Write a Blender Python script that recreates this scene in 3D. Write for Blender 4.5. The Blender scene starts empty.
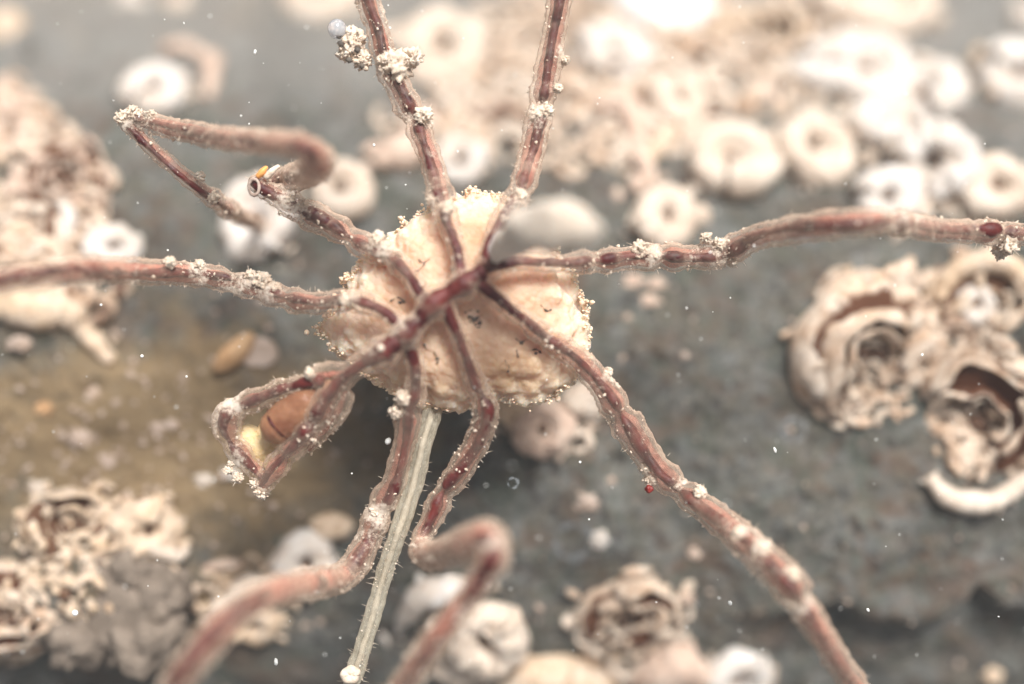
import bpy, bmesh, math, random
from mathutils import Vector, Matrix, noise, kdtree
random.seed(7)
sc = bpy.context.scene
COL = sc.collection
PI = math.pi

# ---------------------------------------------------------------- camera
CZ, FZ = 16.0, 2.0                      # camera height, height of the plane in focus
cam_d = bpy.data.cameras.new("camera")
cam = bpy.data.objects.new("camera", cam_d); COL.objects.link(cam)
cam.location = (0, 0, CZ)
cam_d.sensor_width = 36.0
cam_d.lens = 36.0 * (CZ - FZ) / 10.24
cam_d.clip_start = 0.1; cam_d.clip_end = 500
cam_d.dof.use_dof = True
cam_d.dof.focus_distance = CZ - FZ
cam_d.dof.aperture_fstop = (cam_d.lens / 1000.0) / 1.0
sc.camera = cam

# ---------------------------------------------------------------- world + sun
SUN_EL, SUN_AZ = math.radians(52), math.radians(68)     # azimuth measured from +X towards +Y (top of the picture)
w = bpy.data.worlds.new("World"); sc.world = w; w.use_nodes = True
wn = w.node_tree; wn.nodes.clear()
sky = wn.nodes.new("ShaderNodeTexSky"); sky.sky_type = 'NISHITA'; sky.sun_disc = False
sky.sun_elevation = SUN_EL; sky.sun_rotation = math.radians(90) - SUN_AZ
sky.dust_density = 4.0; sky.air_density = 1.0
hs = wn.nodes.new("ShaderNodeHueSaturation"); hs.inputs['Saturation'].default_value = 0.14
bg = wn.nodes.new("ShaderNodeBackground"); bg.inputs['Strength'].default_value = 0.09
wo = wn.nodes.new("ShaderNodeOutputWorld")
wn.links.new(sky.outputs[0], hs.inputs['Color']); wn.links.new(hs.outputs[0], bg.inputs['Color']); wn.links.new(bg.outputs[0], wo.inputs['Surface'])
sd = bpy.data.lights.new("sun", 'SUN'); sd.energy = 4.4; sd.angle = math.radians(18); sd.color = (1.0, 0.985, 0.965)
so = bpy.data.objects.new("sun", sd); COL.objects.link(so)
sdir = Vector((math.cos(SUN_EL) * math.cos(SUN_AZ), math.cos(SUN_EL) * math.sin(SUN_AZ), math.sin(SUN_EL)))
so.rotation_euler = sdir.to_track_quat('Z', 'Y').to_euler(); so.location = sdir * 30
sc.view_settings.view_transform = 'Standard'; sc.view_settings.look = 'None'
sc.view_settings.exposure = 0.40; sc.view_settings.gamma = 1.0
sc.cycles.max_bounces = 8; sc.cycles.transparent_max_bounces = 24
sc.cycles.volume_bounces = 1; sc.cycles.use_denoising = True
sc.cycles.caustics_reflective = False; sc.cycles.caustics_refractive = False

# ---------------------------------------------------------------- helpers
def P(px, py, z):
    """photo pixel at world height z -> world point"""
    k = (CZ - z) / (CZ - FZ)
    return Vector(((px - 512) / 100 * k, (342 - py) / 100 * k, z))
def smooth(a, b, x):
    t = max(0.0, min(1.0, (x - a) / (b - a))); return t * t * (3 - 2 * t)
def N(p, s=1.0, seed=0.0):
    return noise.noise(Vector((p[0] * s + seed, p[1] * s + seed * 1.7, p[2] * s - seed * 0.6)))
def F(p, s=1.0, oct=4, seed=0.0, h=0.8):
    return noise.fractal(Vector((p[0] * s + seed, p[1] * s - seed, p[2] * s + seed * 0.5)), h, 2.0, oct)

LEDGE = [(700, 640), (790, 618), (845, 606), (880, 628), (930, 632), (965, 618), (985, 588), (1010, 610), (1060, 618), (1400, 620)]
def ledge_y(px):
    for (a, ya), (b, yb) in zip(LEDGE, LEDGE[1:]):
        if a <= px <= b: return ya + (yb - ya) * (px - a) / (b - a)
    return None
def rock_base(x, y):
    yy = max(-6.0, min(7.0, y))
    z = -0.30 * yy - 0.115 * yy * yy
    if y > 7: z -= 0.9 * (1 - math.exp(-(y - 7) / 6)) * 6
    if y < -6: z += 0.44 * 4 * (1 - math.exp((y + 6) / 4)) * -1
    return z
BUMPS = [(118, 590, .85, .55), (45, 600, .6, .2), (178, 612, .26, -.22), (135, 600, .22, -.16), (70, 195, .7, .35), (870, 345, .9, .18),
         (690, 520, .5, -.14), (385, 440, .5, -.3), (530, 545, .35, .1), (820, 530, .9, .15), (480, 640, .7, .12), (40, 45, .5, .25),
         (10, 300, .7, .25), (760, 45, .8, .3), (620, 60, .8, .25), (120, 330, .4, -.22), (1000, 540, .4, -.25), (10, 60, .3, -.4), (250, 350, .35, .15),
         (520, 190, .5, -.2), (790, 350, .5, .1), (640, 330, .6, .1), (700, 430, .4, -.08)]
def rock(x, y):
    r = math.hypot(x, y)
    z = rock_base(x, y)
    z += 0.16 * F((x, y, 0), 0.55, 4, 3.1) + 0.9 * smooth(6, 20, r) * F((x, y, 0), 0.12, 3, 9.0)
    z += 0.06 * F((x, y, 0), 2.8, 4, 1.1, 0.6) - .07 * smooth(.32, .05, noise.voronoi(Vector((x * 1.7, y * 1.7, 4)))[0][0]) * (N((x, y, 0), .8, 6) > -.05)
    for bx, by, br, bh in BUMPS_W:
        d2 = ((x - bx) ** 2 + (y - by) ** 2) / (br * br)
        if d2 < 9: z += bh * math.exp(-d2)
    if x > 1.8 and y < -1.8 and r < 9:
        k = (CZ - 0.2) / (CZ - FZ)
        yb = ledge_y(x / k * 100 + 512)
        if yb is not None:
            d = (342 - yb) / 100 * k - y
            z -= 0.3 * smooth(-0.03, 0.14, d) * smooth(2.6, 3.6, x) * (1 - 0.5 * smooth(0.6, 2.5, d))
            z += 0.1 * math.exp(-((d + .14) / .2) ** 2) * smooth(2.6, 3.6, x)
    return z
BUMPS_W = []
def on_rock(px, py, it=14):
    z = 0.0
    for _ in range(it):
        p = P(px, py, z); z = 0.5 * z + 0.5 * rock(p.x, p.y)
    p = P(px, py, z); p.z = rock(p.x, p.y); return p
_b = []
for (a, b, c, d) in BUMPS:
    z = 0
    for _ in range(12): q = P(a, b, z); z = .5 * z + .5 * rock_base(q.x, q.y)
    _b.append((q.x, q.y, c, d))
BUMPS_W = _b
def rock_normal(x, y, e=0.15):
    return Vector((-(rock(x + e, y) - rock(x - e, y)) / (2 * e), -(rock(x, y + e) - rock(x, y - e)) / (2 * e), 1)).normalized()

def mesh_obj(name, verts, faces, mat, parent=None, attrs=None, smooth_sh=True):
    me = bpy.data.meshes.new(name); me.from_pydata(verts, [], faces); me.update()
    if smooth_sh: me.polygons.foreach_set("use_smooth", [True] * len(me.polygons))
    for k, v in (attrs or {}).items():
        a = me.attributes.new(k, 'FLOAT', 'POINT'); a.data.foreach_set("value", v)
    if mat: me.materials.append(mat)
    o = bpy.data.objects.new(name, me); COL.objects.link(o)
    if parent: o.parent = parent
    return o
def empty(name, loc=(0, 0, 0)):
    o = bpy.data.objects.new(name, None); COL.objects.link(o); o.location = loc; o.empty_display_size = .2; return o
def tag(o, label=None, cat=None, group=None, kind=None):
    if label: o['label'] = label
    if cat: o['category'] = cat
    if group: o['group'] = group
    if kind: o['kind'] = kind
    return o
def catmull(pts, step=0.05):
    """pts: list of tuples (Vector, *scalars). returns resampled list."""
    out = []
    n = len(pts)
    for i in range(n - 1):
        p0 = pts[max(i - 1, 0)]; p1 = pts[i]; p2 = pts[i + 1]; p3 = pts[min(i + 2, n - 1)]
        L = (p2[0] - p1[0]).length; m = max(1, int(L / step))
        for j in range(m):
            t = j / m; t2 = t * t; t3 = t2 * t
            v = 0.5 * ((2 * p1[0]) + (p2[0] - p0[0]) * t + (2 * p0[0] - 5 * p1[0] + 4 * p2[0] - p3[0]) * t2 + (3 * p1[0] - p0[0] - 3 * p2[0] + p3[0]) * t3)
            out.append((v,) + tuple(p1[k] + (p2[k] - p1[k]) * t for k in range(1, len(p1))))
    out.append(pts[-1]); return out
def frames(cs):
    """parallel-transport frames for a list of centres"""
    n = len(cs); T = []
    for i in range(n):
        d = cs[min(i + 1, n - 1)] - cs[max(i - 1, 0)]
        T.append(d.normalized() if d.length > 1e-9 else Vector((0, 0, 1)))
    up = Vector((0, 0, 1)) if abs(T[0].z) < .9 else Vector((1, 0, 0))
    A = (up - T[0] * up.dot(T[0])).normalized(); out = []
    for i in range(n):
        A = (A - T[i] * A.dot(T[i]))
        A = A.normalized() if A.length > 1e-6 else T[i].orthogonal().normalized()
        out.append((T[i], A, T[i].cross(A)))
    return out
def tube(V, Fc, cs, rs, seg=12, cap=True, bump=0.0, bs=6.0, seed=0.0, sect=None):
    """append a swept tube to V, Fc"""
    fr = frames(cs); base = len(V); n = len(cs)
    for i in range(n):
        _, A, B = fr[i]
        for k in range(seg):
            a = 2 * PI * k / seg
            r = rs[i] * (sect(a, i / (n - 1)) if sect else 1.0)
            d = A * math.cos(a) + B * math.sin(a)
            p = cs[i] + d * r
            if bump: p += d * bump * F(p, bs, 3, seed)
            V.append(p)
    for i in range(n - 1):
        for k in range(seg):
            a = base + i * seg + k; b = base + i * seg + (k + 1) % seg
            Fc.append((a, b, b + seg, a + seg))
    if cap:
        for i, fl in ((0, True), (n - 1, False)):
            c = len(V); tdir = fr[i][0] * (-.5 if fl else .5)
            V.append(cs[i] + tdir * rs[i])
            for k in range(seg):
                a = base + i * seg + k; b = base + i * seg + (k + 1) % seg
                Fc.append((c, b, a) if fl else (c, a, b))
ICO = {}
def ico(sub):
    if sub not in ICO:
        bm = bmesh.new(); bmesh.ops.create_icosphere(bm, subdivisions=sub, radius=1)
        ICO[sub] = ([v.co.copy() for v in bm.verts], [tuple(v.index for v in f.verts) for f in bm.faces]); bm.free()
    return ICO[sub]
def blob(V, Fc, c, r, sub=2, amp=.25, s=1.6, seed=None, sx=(1, 1, 1), rot=None, oct=3):
    seed = random.uniform(0, 90) if seed is None else seed
    vs, fs = ico(sub); base = len(V)
    for v in vs:
        q = v * (1 + amp * F(v, s, oct, seed))
        q = Vector((q.x * sx[0], q.y * sx[1], q.z * sx[2])) * r
        if rot is not None: q = rot @ q
        V.append(c + q)
    Fc.extend([tuple(i + base for i in f) for f in fs])

# ---------------------------------------------------------------- materials
class NT:
    def __init__(s, name):
        s.m = bpy.data.materials.new(name); s.m.use_nodes = True; s.t = s.m.node_tree; s.t.nodes.clear()
        s.out = s.t.nodes.new("ShaderNodeOutputMaterial"); tc = s.t.nodes.new("ShaderNodeTexCoord").outputs['Object']
        oi = s.t.nodes.new("ShaderNodeObjectInfo").outputs['Random']; vm = s.t.nodes.new("ShaderNodeVectorMath"); vm.operation = 'MULTIPLY_ADD'
        s.t.links.new(oi, vm.inputs[0]); vm.inputs[1].default_value = (37, 23, 51); s.t.links.new(tc, vm.inputs[2]); s.co = vm.outputs[0]
    def n(s, typ, **kw):
        x = s.t.nodes.new(typ)
        for k, v in kw.items(): setattr(x, k, v)
        return x
    def l(s, a, b): s.t.links.new(a, b)
    def noise(s, scale, detail=4, rough=.6, off=0.0, dist=0.0):
        x = s.n("ShaderNodeTexNoise"); x.inputs['Scale'].default_value = scale; x.inputs['Detail'].default_value = detail
        x.inputs['Roughness'].default_value = rough; x.inputs['Distortion'].default_value = dist
        if off:
            mp = s.n("ShaderNodeMapping"); mp.inputs['Location'].default_value = (off, off * .7, -off); s.l(s.co, mp.inputs[0]); s.l(mp.outputs[0], x.inputs['Vector'])
        else: s.l(s.co, x.inputs['Vector'])
        return x.outputs['Fac']
    def ramp(s, fac, stops):
        x = s.n("ShaderNodeValToRGB"); el = x.color_ramp.elements
        while len(el) < len(stops): el.new(.5)
        for e, (p, c) in zip(el, stops):
            e.position = p; e.color = (c, c, c, 1) if isinstance(c, (int, float)) else (*c, 1)
        s.l(fac, x.inputs[0]); return x.outputs[0]
    def mix(s, fac, a, b, mode='MIX'):
        x = s.n("ShaderNodeMix"); x.data_type = 'RGBA'; x.blend_type = mode
        for i, v in ((0, fac), (6, a), (7, b)):
            if isinstance(v, (int, float)): x.inputs[i].default_value = v if i == 0 else (v, v, v, 1)
            elif isinstance(v, tuple): x.inputs[i].default_value = (*v, 1)
            else: s.l(v, x.inputs[i])
        return x.outputs[2]
    def math(s, op, a, b=0.0, c=None):
        x = s.n("ShaderNodeMath"); x.operation = op; x.use_clamp = False
        for i, v in enumerate((a, b) if c is None else (a, b, c)):
            if isinstance(v, (int, float)): x.inputs[i].default_value = v
            else: s.l(v, x.inputs[i])
        return x.outputs[0]
    def clamp(s, v):
        x = s.n("ShaderNodeClamp"); s.l(v, x.inputs[0]); return x.outputs[0]
    def attr(s, name): x = s.n("ShaderNodeAttribute"); x.attribute_name = name; return x.outputs['Fac']
    def prin(s, col, rough=.6, spec=.3, bump=None, bd=.02, bstr=.5, **kw):
        x = s.n("ShaderNodeBsdfPrincipled")
        if isinstance(col, tuple): x.inputs['Base Color'].default_value = (*col, 1)
        else: s.l(col, x.inputs['Base Color'])
        x.inputs['Roughness'].default_value = rough; x.inputs['Specular IOR Level'].default_value = spec
        for k, v in kw.items():
            k = k.replace('_', ' ')
            if hasattr(v, 'links'): s.l(v, x.inputs[k])
            else: x.inputs[k].default_value = v
        if bump is not None:
            b = s.n("ShaderNodeBump"); b.inputs['Distance'].default_value = bd; b.inputs['Strength'].default_value = bstr
            s.l(bump, b.inputs['Height']); s.l(b.outputs[0], x.inputs['Normal'])
        s.l(x.outputs[0], s.out.inputs['Surface']); return x

def mat_rock():
    s = NT("rock_material")
    a = s.noise(1.1, 8, .62, 2.0); b = s.noise(3.5, 8, .7, 5.0, .6); c = s.noise(14, 6, .7, 1.0)
    base = s.mix(s.ramp(a, [(.35, 0.0), (.65, 1.0)]), (.095, .098, .09), (.25, .248, .23))
    base = s.mix(s.ramp(b, [(.40, 0.0), (.60, .85)]), base, (.15, .13, .095))
    base = s.mix(s.ramp(s.noise(2.2, 6, .6, 11.0), [(.52, 0.0), (.68, .55)]), base, (.27, .28, .27))
    base = s.mix(s.ramp(c, [(.53, 0.0), (.64, .6)]), base, (.40, .35, .29))
    base = s.mix(s.ramp(s.noise(5, 6, .7, 4.0, .4), [(.38, .8), (.47, 0.0)]), base, (.055, .045, .04))
    base = s.mix(s.ramp(s.noise(1.6, 6, .7, 21.0, .5), [(.5, 0.0), (.62, .6)]), base, (.17, .105, .07))
    base = s.mix(s.ramp(s.noise(2.6, 6, .7, 31.0, .5), [(.50, 0.0), (.62, .6)]), base, (.115, .13, .10))
    # ochre silt lying on the left of the rock, a rusty band along the ledge on the right
    sil = s.attr("silt"); sn = s.math('ADD', sil, s.math('MULTIPLY', s.math('SUBTRACT', s.noise(2.4, 6, .7, 7.0), .5), 1.6))
    base = s.mix(s.ramp(sn, [(.3, 0.0), (.85, .9)]), base, s.mix(s.noise(6, 5, .7, 3.0), (.24, .155, .075), (.42, .30, .17)))
    base = s.mix(s.math('MULTIPLY', s.attr("rust"), s.ramp(s.noise(5, 5, .7), [(.5, 0.0), (.65, .6)])), base, (.20, .11, .07))
    pl = s.math('ADD', s.attr('bright'), s.math('MULTIPLY', s.math('SUBTRACT', s.noise(2.8, 6, .7, 15.0), .5), 1.2))  # paler beige rock towards the top, with the stronger light there painted in
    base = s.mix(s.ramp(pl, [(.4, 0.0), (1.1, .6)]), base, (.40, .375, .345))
    h = s.math('ADD', s.math('MULTIPLY', b, .6), s.math('ADD', s.math('MULTIPLY', c, .35), s.math('MULTIPLY', s.noise(45, 4, .7), .2)))
    s.prin(base, .75, .25, h, .22, .9); return s.m
def mat_shell(name, pale, tint, dirt, dirt_amt=.45, cav=(.13, .06, .03)):
    s = NT(name)
    a = s.noise(3.2, 6, .65, 3.0, .3); b = s.noise(9, 6, .7, 8.0, .5)
    base = s.mix(s.ramp(a, [(.38, 0.0), (.62, 1.0)]), pale, tint)
    base = s.mix(s.math('MULTIPLY', s.ramp(b, [(.5, 0.0), (.66, 1.0)]), dirt_amt), base, dirt)
    base = s.mix(s.ramp(s.noise(26, 3, .7, 2.0), [(.62, 0.0), (.75, .5)]), base, dirt)
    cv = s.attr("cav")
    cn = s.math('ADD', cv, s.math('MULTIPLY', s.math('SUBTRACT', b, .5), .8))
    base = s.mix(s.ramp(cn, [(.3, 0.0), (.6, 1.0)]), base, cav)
    h = s.math('ADD', b, s.math('MULTIPLY', s.noise(30, 4, .7), .35))
    s.prin(base, .55, .3, h, .07, .7, Subsurface_Weight=.12, Subsurface_Radius=(.1, .06, .04), Subsurface_Scale=1.0); return s.m
def mat_plain(name, c1, c2, scale=6, rough=.6, bump=.05, **kw):
    s = NT(name); a = s.noise(scale, 6, .65, 2.0)
    s.prin(s.mix(s.ramp(a, [(.35, 0.0), (.65, 1.0)]), c1, c2), rough, .3 if rough < .75 else .08, s.noise(scale * 3, 5, .7), bump, .7, **kw); return s.m
def mat_cuticle():
    s = NT("leg_cuticle")
    cr = s.attr("crust")
    n1 = s.noise(5, 5, .7, 1.0); n2 = s.noise(22, 5, .7, 4.0)
    lw = s.n("ShaderNodeLayerWeight"); lw.inputs['Blend'].default_value = .32
    edge = lw.outputs['Facing']
    crn = s.math('ADD', s.math('MULTIPLY', cr, .9), s.math('ADD', s.math('MULTIPLY', s.math('SUBTRACT', n1, .5), 1.5), s.math('MULTIPLY', s.math('SUBTRACT', n2, .5), 1.5)))
    crf = s.ramp(crn, [(.28, 0.0), (.75, .85)])
    al = s.clamp(s.math('ADD', s.math('ADD', s.math('MULTIPLY', edge, .85), .04), s.math('MULTIPLY', crf, .8)))
    col = s.mix(crf, s.mix(n1, (.72, .48, .34), (.80, .64, .49)), s.mix(n2, (.60, .50, .40), (.80, .72, .62)))
    p = s.prin(col, .4, .45, n2, .03, .6, Alpha=al)
    return s.m
def mat_tissue():
    s = NT("leg_tissue"); a = s.noise(3, 5, .7, 6.0); b = s.noise(16, 5, .7, 2.0)
    col = s.mix(s.ramp(a, [(.35, 0.0), (.65, 1.0)]), (.30, .065, .045), (.52, .24, .165))
    al = s.clamp(s.math('ADD', s.ramp(b, [(.3, .15), (.65, .6)]), s.math('MULTIPLY', s.attr("pig"), .6)))
    s.prin(col, .5, .3, b, .02, .5, Alpha=al); return s.m
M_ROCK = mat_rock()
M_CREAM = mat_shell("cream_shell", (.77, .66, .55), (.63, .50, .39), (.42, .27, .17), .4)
M_GLARE = mat_shell("glare_white_shell", (.90, .89, .87), (.86, .83, .78), (.6, .5, .4), .1)  # white shell, whitened further so the glare is painted into its colour
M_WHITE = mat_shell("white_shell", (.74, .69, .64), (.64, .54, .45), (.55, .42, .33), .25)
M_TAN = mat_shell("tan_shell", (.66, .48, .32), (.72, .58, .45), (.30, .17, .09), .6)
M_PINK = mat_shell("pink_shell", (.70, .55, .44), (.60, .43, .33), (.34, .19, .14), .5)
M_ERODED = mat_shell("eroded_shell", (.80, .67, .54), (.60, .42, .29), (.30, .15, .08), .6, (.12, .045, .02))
M_MOUTH = mat_plain("tube_opening", (.07, .035, .02), (.17, .09, .055), 6)
M_CUT = mat_cuticle(); M_TIS = mat_tissue()
M_GUT = mat_plain("gut_material", (.035, .006, .006), (.13, .020, .015), 5, .4, .02)
M_SILT = mat_plain("silt_material", (.64, .50, .38), (.82, .70, .57), 9, .8, .03, Subsurface_Weight=.2, Subsurface_Radius=(.06, .04, .03))
M_PIT = mat_plain("pebble_material", (.42, .30, .22), (.62, .50, .42), 7)
M_ORANGE = mat_plain("orange_pebble_material", (.40, .22, .10), (.56, .36, .20), 4)

# ================================================================ THE ROCK
def axis(lo, hi, step, far):
    a = []; x = lo
    while x <= hi + 1e-6: a.append(x); x += step
    d = step; left = []; x = lo
    while x > -far: d *= 1.22; x -= d; left.append(x)
    d = step; right = []; x = a[-1]
    while x < far: d *= 1.22; x += d; right.append(x)
    return left[::-1] + a + right
XS = axis(-7.2, 7.2, .036, 70); YS = axis(-5.0, 6.6, .036, 70)
V = [Vector((x, y, rock(x, y))) for y in YS for x in XS]
nx = len(XS)
Fc = [(j * nx + i, j * nx + i + 1, (j + 1) * nx + i + 1, (j + 1) * nx + i) for j in range(len(YS) - 1) for i in range(nx - 1)]
silt = []; rust = []; bright = []
for v in V:
    s_ = math.exp(-(((v.x + 4.1) / 2.9) ** 2 + ((v.y + 1.2) / 1.5) ** 2)) * 1.15
    s_ = max(s_, .8 * math.exp(-(((v.x + 4.0) / 1.1) ** 2 + ((v.y + 2.9) / .9) ** 2)), .45 * smooth(2.5, 5, v.y) * smooth(1, -2, v.x))
    silt.append(s_); bright.append(smooth(.2, 4.5, v.y + .5 * N(v, .5, 3)))  # bright: lightening towards the top, part rock colour, part painted light
    rust.append(math.exp(-(((v.x - 4.6) / 1.3) ** 2 + ((v.y + 2.7) / .55) ** 2)) + .6 * math.exp(-(((v.x - 5.0) / .6) ** 2 + ((v.y + 1.8) / .5) ** 2)))
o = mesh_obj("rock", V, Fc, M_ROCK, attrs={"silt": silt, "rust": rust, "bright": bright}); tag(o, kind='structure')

# ================================================================ WORM SHELLS
def place(px, py, tilt=.75, twist=0.0):
    p = on_rock(px, py); n = rock_normal(p.x, p.y, .2)
    n = (n * tilt + Vector((0, 0, 1)) * (1 - tilt)).normalized()
    n = (n + Vector((random.gauss(0, .2), random.gauss(-.1, .2), 0))).normalized(); q = Vector((0, 0, 1)).rotation_difference(n).to_matrix().to_4x4()
    k = (CZ - p.z) / (CZ - FZ)
    return Matrix.Translation(p) @ q @ Matrix.Rotation(twist, 4, 'Z'), k / 100
def crust(o, pts, r, n, mat):
    """irregular cement crumbs piled round the foot of a shell: pts are local points"""
    V, Fc = [], []
    for i in range(n):
        p = random.choice(pts); q = r * random.choice((.07, .1, .14, .2)) * random.uniform(.7, 1.2)
        c = Vector(p) + Vector((random.gauss(0, .1), random.gauss(0, .1), 0)) * r
        blob(V, Fc, c, q, 2, .45, 1.5, sx=(1.3, random.uniform(.5, 1), random.uniform(.3, .55)), rot=Matrix.Rotation(random.uniform(0, 3), 3, 'Z'))
    return tag(mesh_obj("crust", V, Fc, mat, o, {"cav": [.2 * random.random()] * len(V)}), kind='stuff')
def coil(name, px, py, R, label, mat, a0=0, turns=2.3, g=2.4, hgt=.55, cw=1, mouth=True, rough=.05, sx=1.0, sy=1.0, lift=.5, spout=0.0, group=None, keel=0, category='worm shell', rise=.25, seg=20, tiltz=.75):
    """closed coiled tube; R outer radius in photo pixels"""
    Mx, k = place(px, py, tiltz)
    R = R * 1.1; Rw = R * k; seed = random.uniform(0, 80); cs, rs = [], []
    mi = random.uniform(.37, .45); sx *= random.uniform(.88, 1.06); sy *= random.uniform(.88, 1.06); rough = max(rough, .035) * random.uniform(1, 1.7); rho_e = Rw * (1 - mi); turns = random.uniform(1.7, 2.0)
    n = int(turns * 34)
    for i in range(n + 1):
        t = i / n; back = (1 - t) * turns; a = a0 - cw * 2 * PI * back
        inn = smooth(.95, 1.45, back)                         # the inner, older whorl sinks into the middle
        rho = rho_e * (1.03 - .07 * min(back, 1)) * (1 - .70 * inn) * (1 + .07 * N((math.cos(a), math.sin(a), 0), 1.2, seed + 8))
        rt = Rw * mi * (1.0 - .16 * min(back, 1)) * (1 - .36 * inn) * (1 + .04 * N((i * .3, 0, 0), 1, seed))
        cs.append(Vector((math.cos(a) * rho * sx, math.sin(a) * rho * sy, rt * (.35 + lift * .6) * hgt / .55 + .10 * Rw * smooth(.35, 0, back))))
        rs.append(rt)
    if spout:
        d = (cs[-1] - cs[-2]).normalized(); d = (d * .8 + Vector((math.cos(a0), math.sin(a0), 0)) * .5 + Vector((0, 0, .12))).normalized()
        m = max(3, int(spout * 8)); c0 = cs[-1]; r0 = rs[-1]
        for i in range(1, m + 1): cs.append(c0 + d * (spout * Rw * i / m)); rs.append(r0 * (1 - .25 * i / m))
    V, Fc = [], []
    def sect(a, t):
        q = 1.0 + (0.10 * max(0, math.cos((a) * keel)) if keel else 0)
        q += rough * 1.2 * math.sin(t * turns * 60 + 2 * math.sin(a))*.5
        return q
    tube(V, Fc, cs, rs, seg, False, 0, 1, seed, sect)
    nb = len(V)
    fr = frames(cs)
    # rounded closed start, lip and throat at the mouth end
    c = len(V); V.append(cs[0]); Fc.extend([(c, (j + 1) % seg, j) for j in range(seg)])
    last = (len(cs) - 1) * seg; T, A, B = fr[-1]; r = rs[-1]
    prof = [(.05, .97), (.09, .86), (.04, .74), (-.25, .68), (-.7, .62)]; prev = last
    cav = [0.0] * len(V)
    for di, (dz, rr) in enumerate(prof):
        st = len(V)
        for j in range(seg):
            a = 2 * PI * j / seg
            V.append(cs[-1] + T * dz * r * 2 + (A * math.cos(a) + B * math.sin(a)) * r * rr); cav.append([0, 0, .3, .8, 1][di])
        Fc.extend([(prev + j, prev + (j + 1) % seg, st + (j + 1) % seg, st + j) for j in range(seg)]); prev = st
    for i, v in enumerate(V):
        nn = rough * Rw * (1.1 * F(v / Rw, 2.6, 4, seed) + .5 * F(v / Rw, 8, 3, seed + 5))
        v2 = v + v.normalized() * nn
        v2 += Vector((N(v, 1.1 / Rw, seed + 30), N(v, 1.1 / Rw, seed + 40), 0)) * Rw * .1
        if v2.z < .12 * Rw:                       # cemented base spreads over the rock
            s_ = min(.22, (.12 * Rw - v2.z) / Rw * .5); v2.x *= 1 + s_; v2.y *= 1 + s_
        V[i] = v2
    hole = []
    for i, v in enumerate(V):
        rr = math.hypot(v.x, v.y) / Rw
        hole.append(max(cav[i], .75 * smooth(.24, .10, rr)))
    o = mesh_obj(name, V, Fc, mat, attrs={"cav": hole}); o.matrix_world = Mx
    tag(o, label, category, group)
    if rough > .045:
        crust(o, [(math.cos(a) * Rw * sx * q, math.sin(a) * Rw * sy * q, .06 * Rw) for a in (random.uniform(0, 6.3) for _ in range(16)) for q in (.9, 1.02, 1.1)], Rw, 13, M_CREAM if mat is M_WHITE else mat)
    if mouth:
        V, Fc = [], []; c = cs[-1] - T * r * .55
        blob(V, Fc, c, r * .62, 2, .15, 2); mesh_obj("opening", V, Fc, M_MOUTH, o)
    return o
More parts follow.
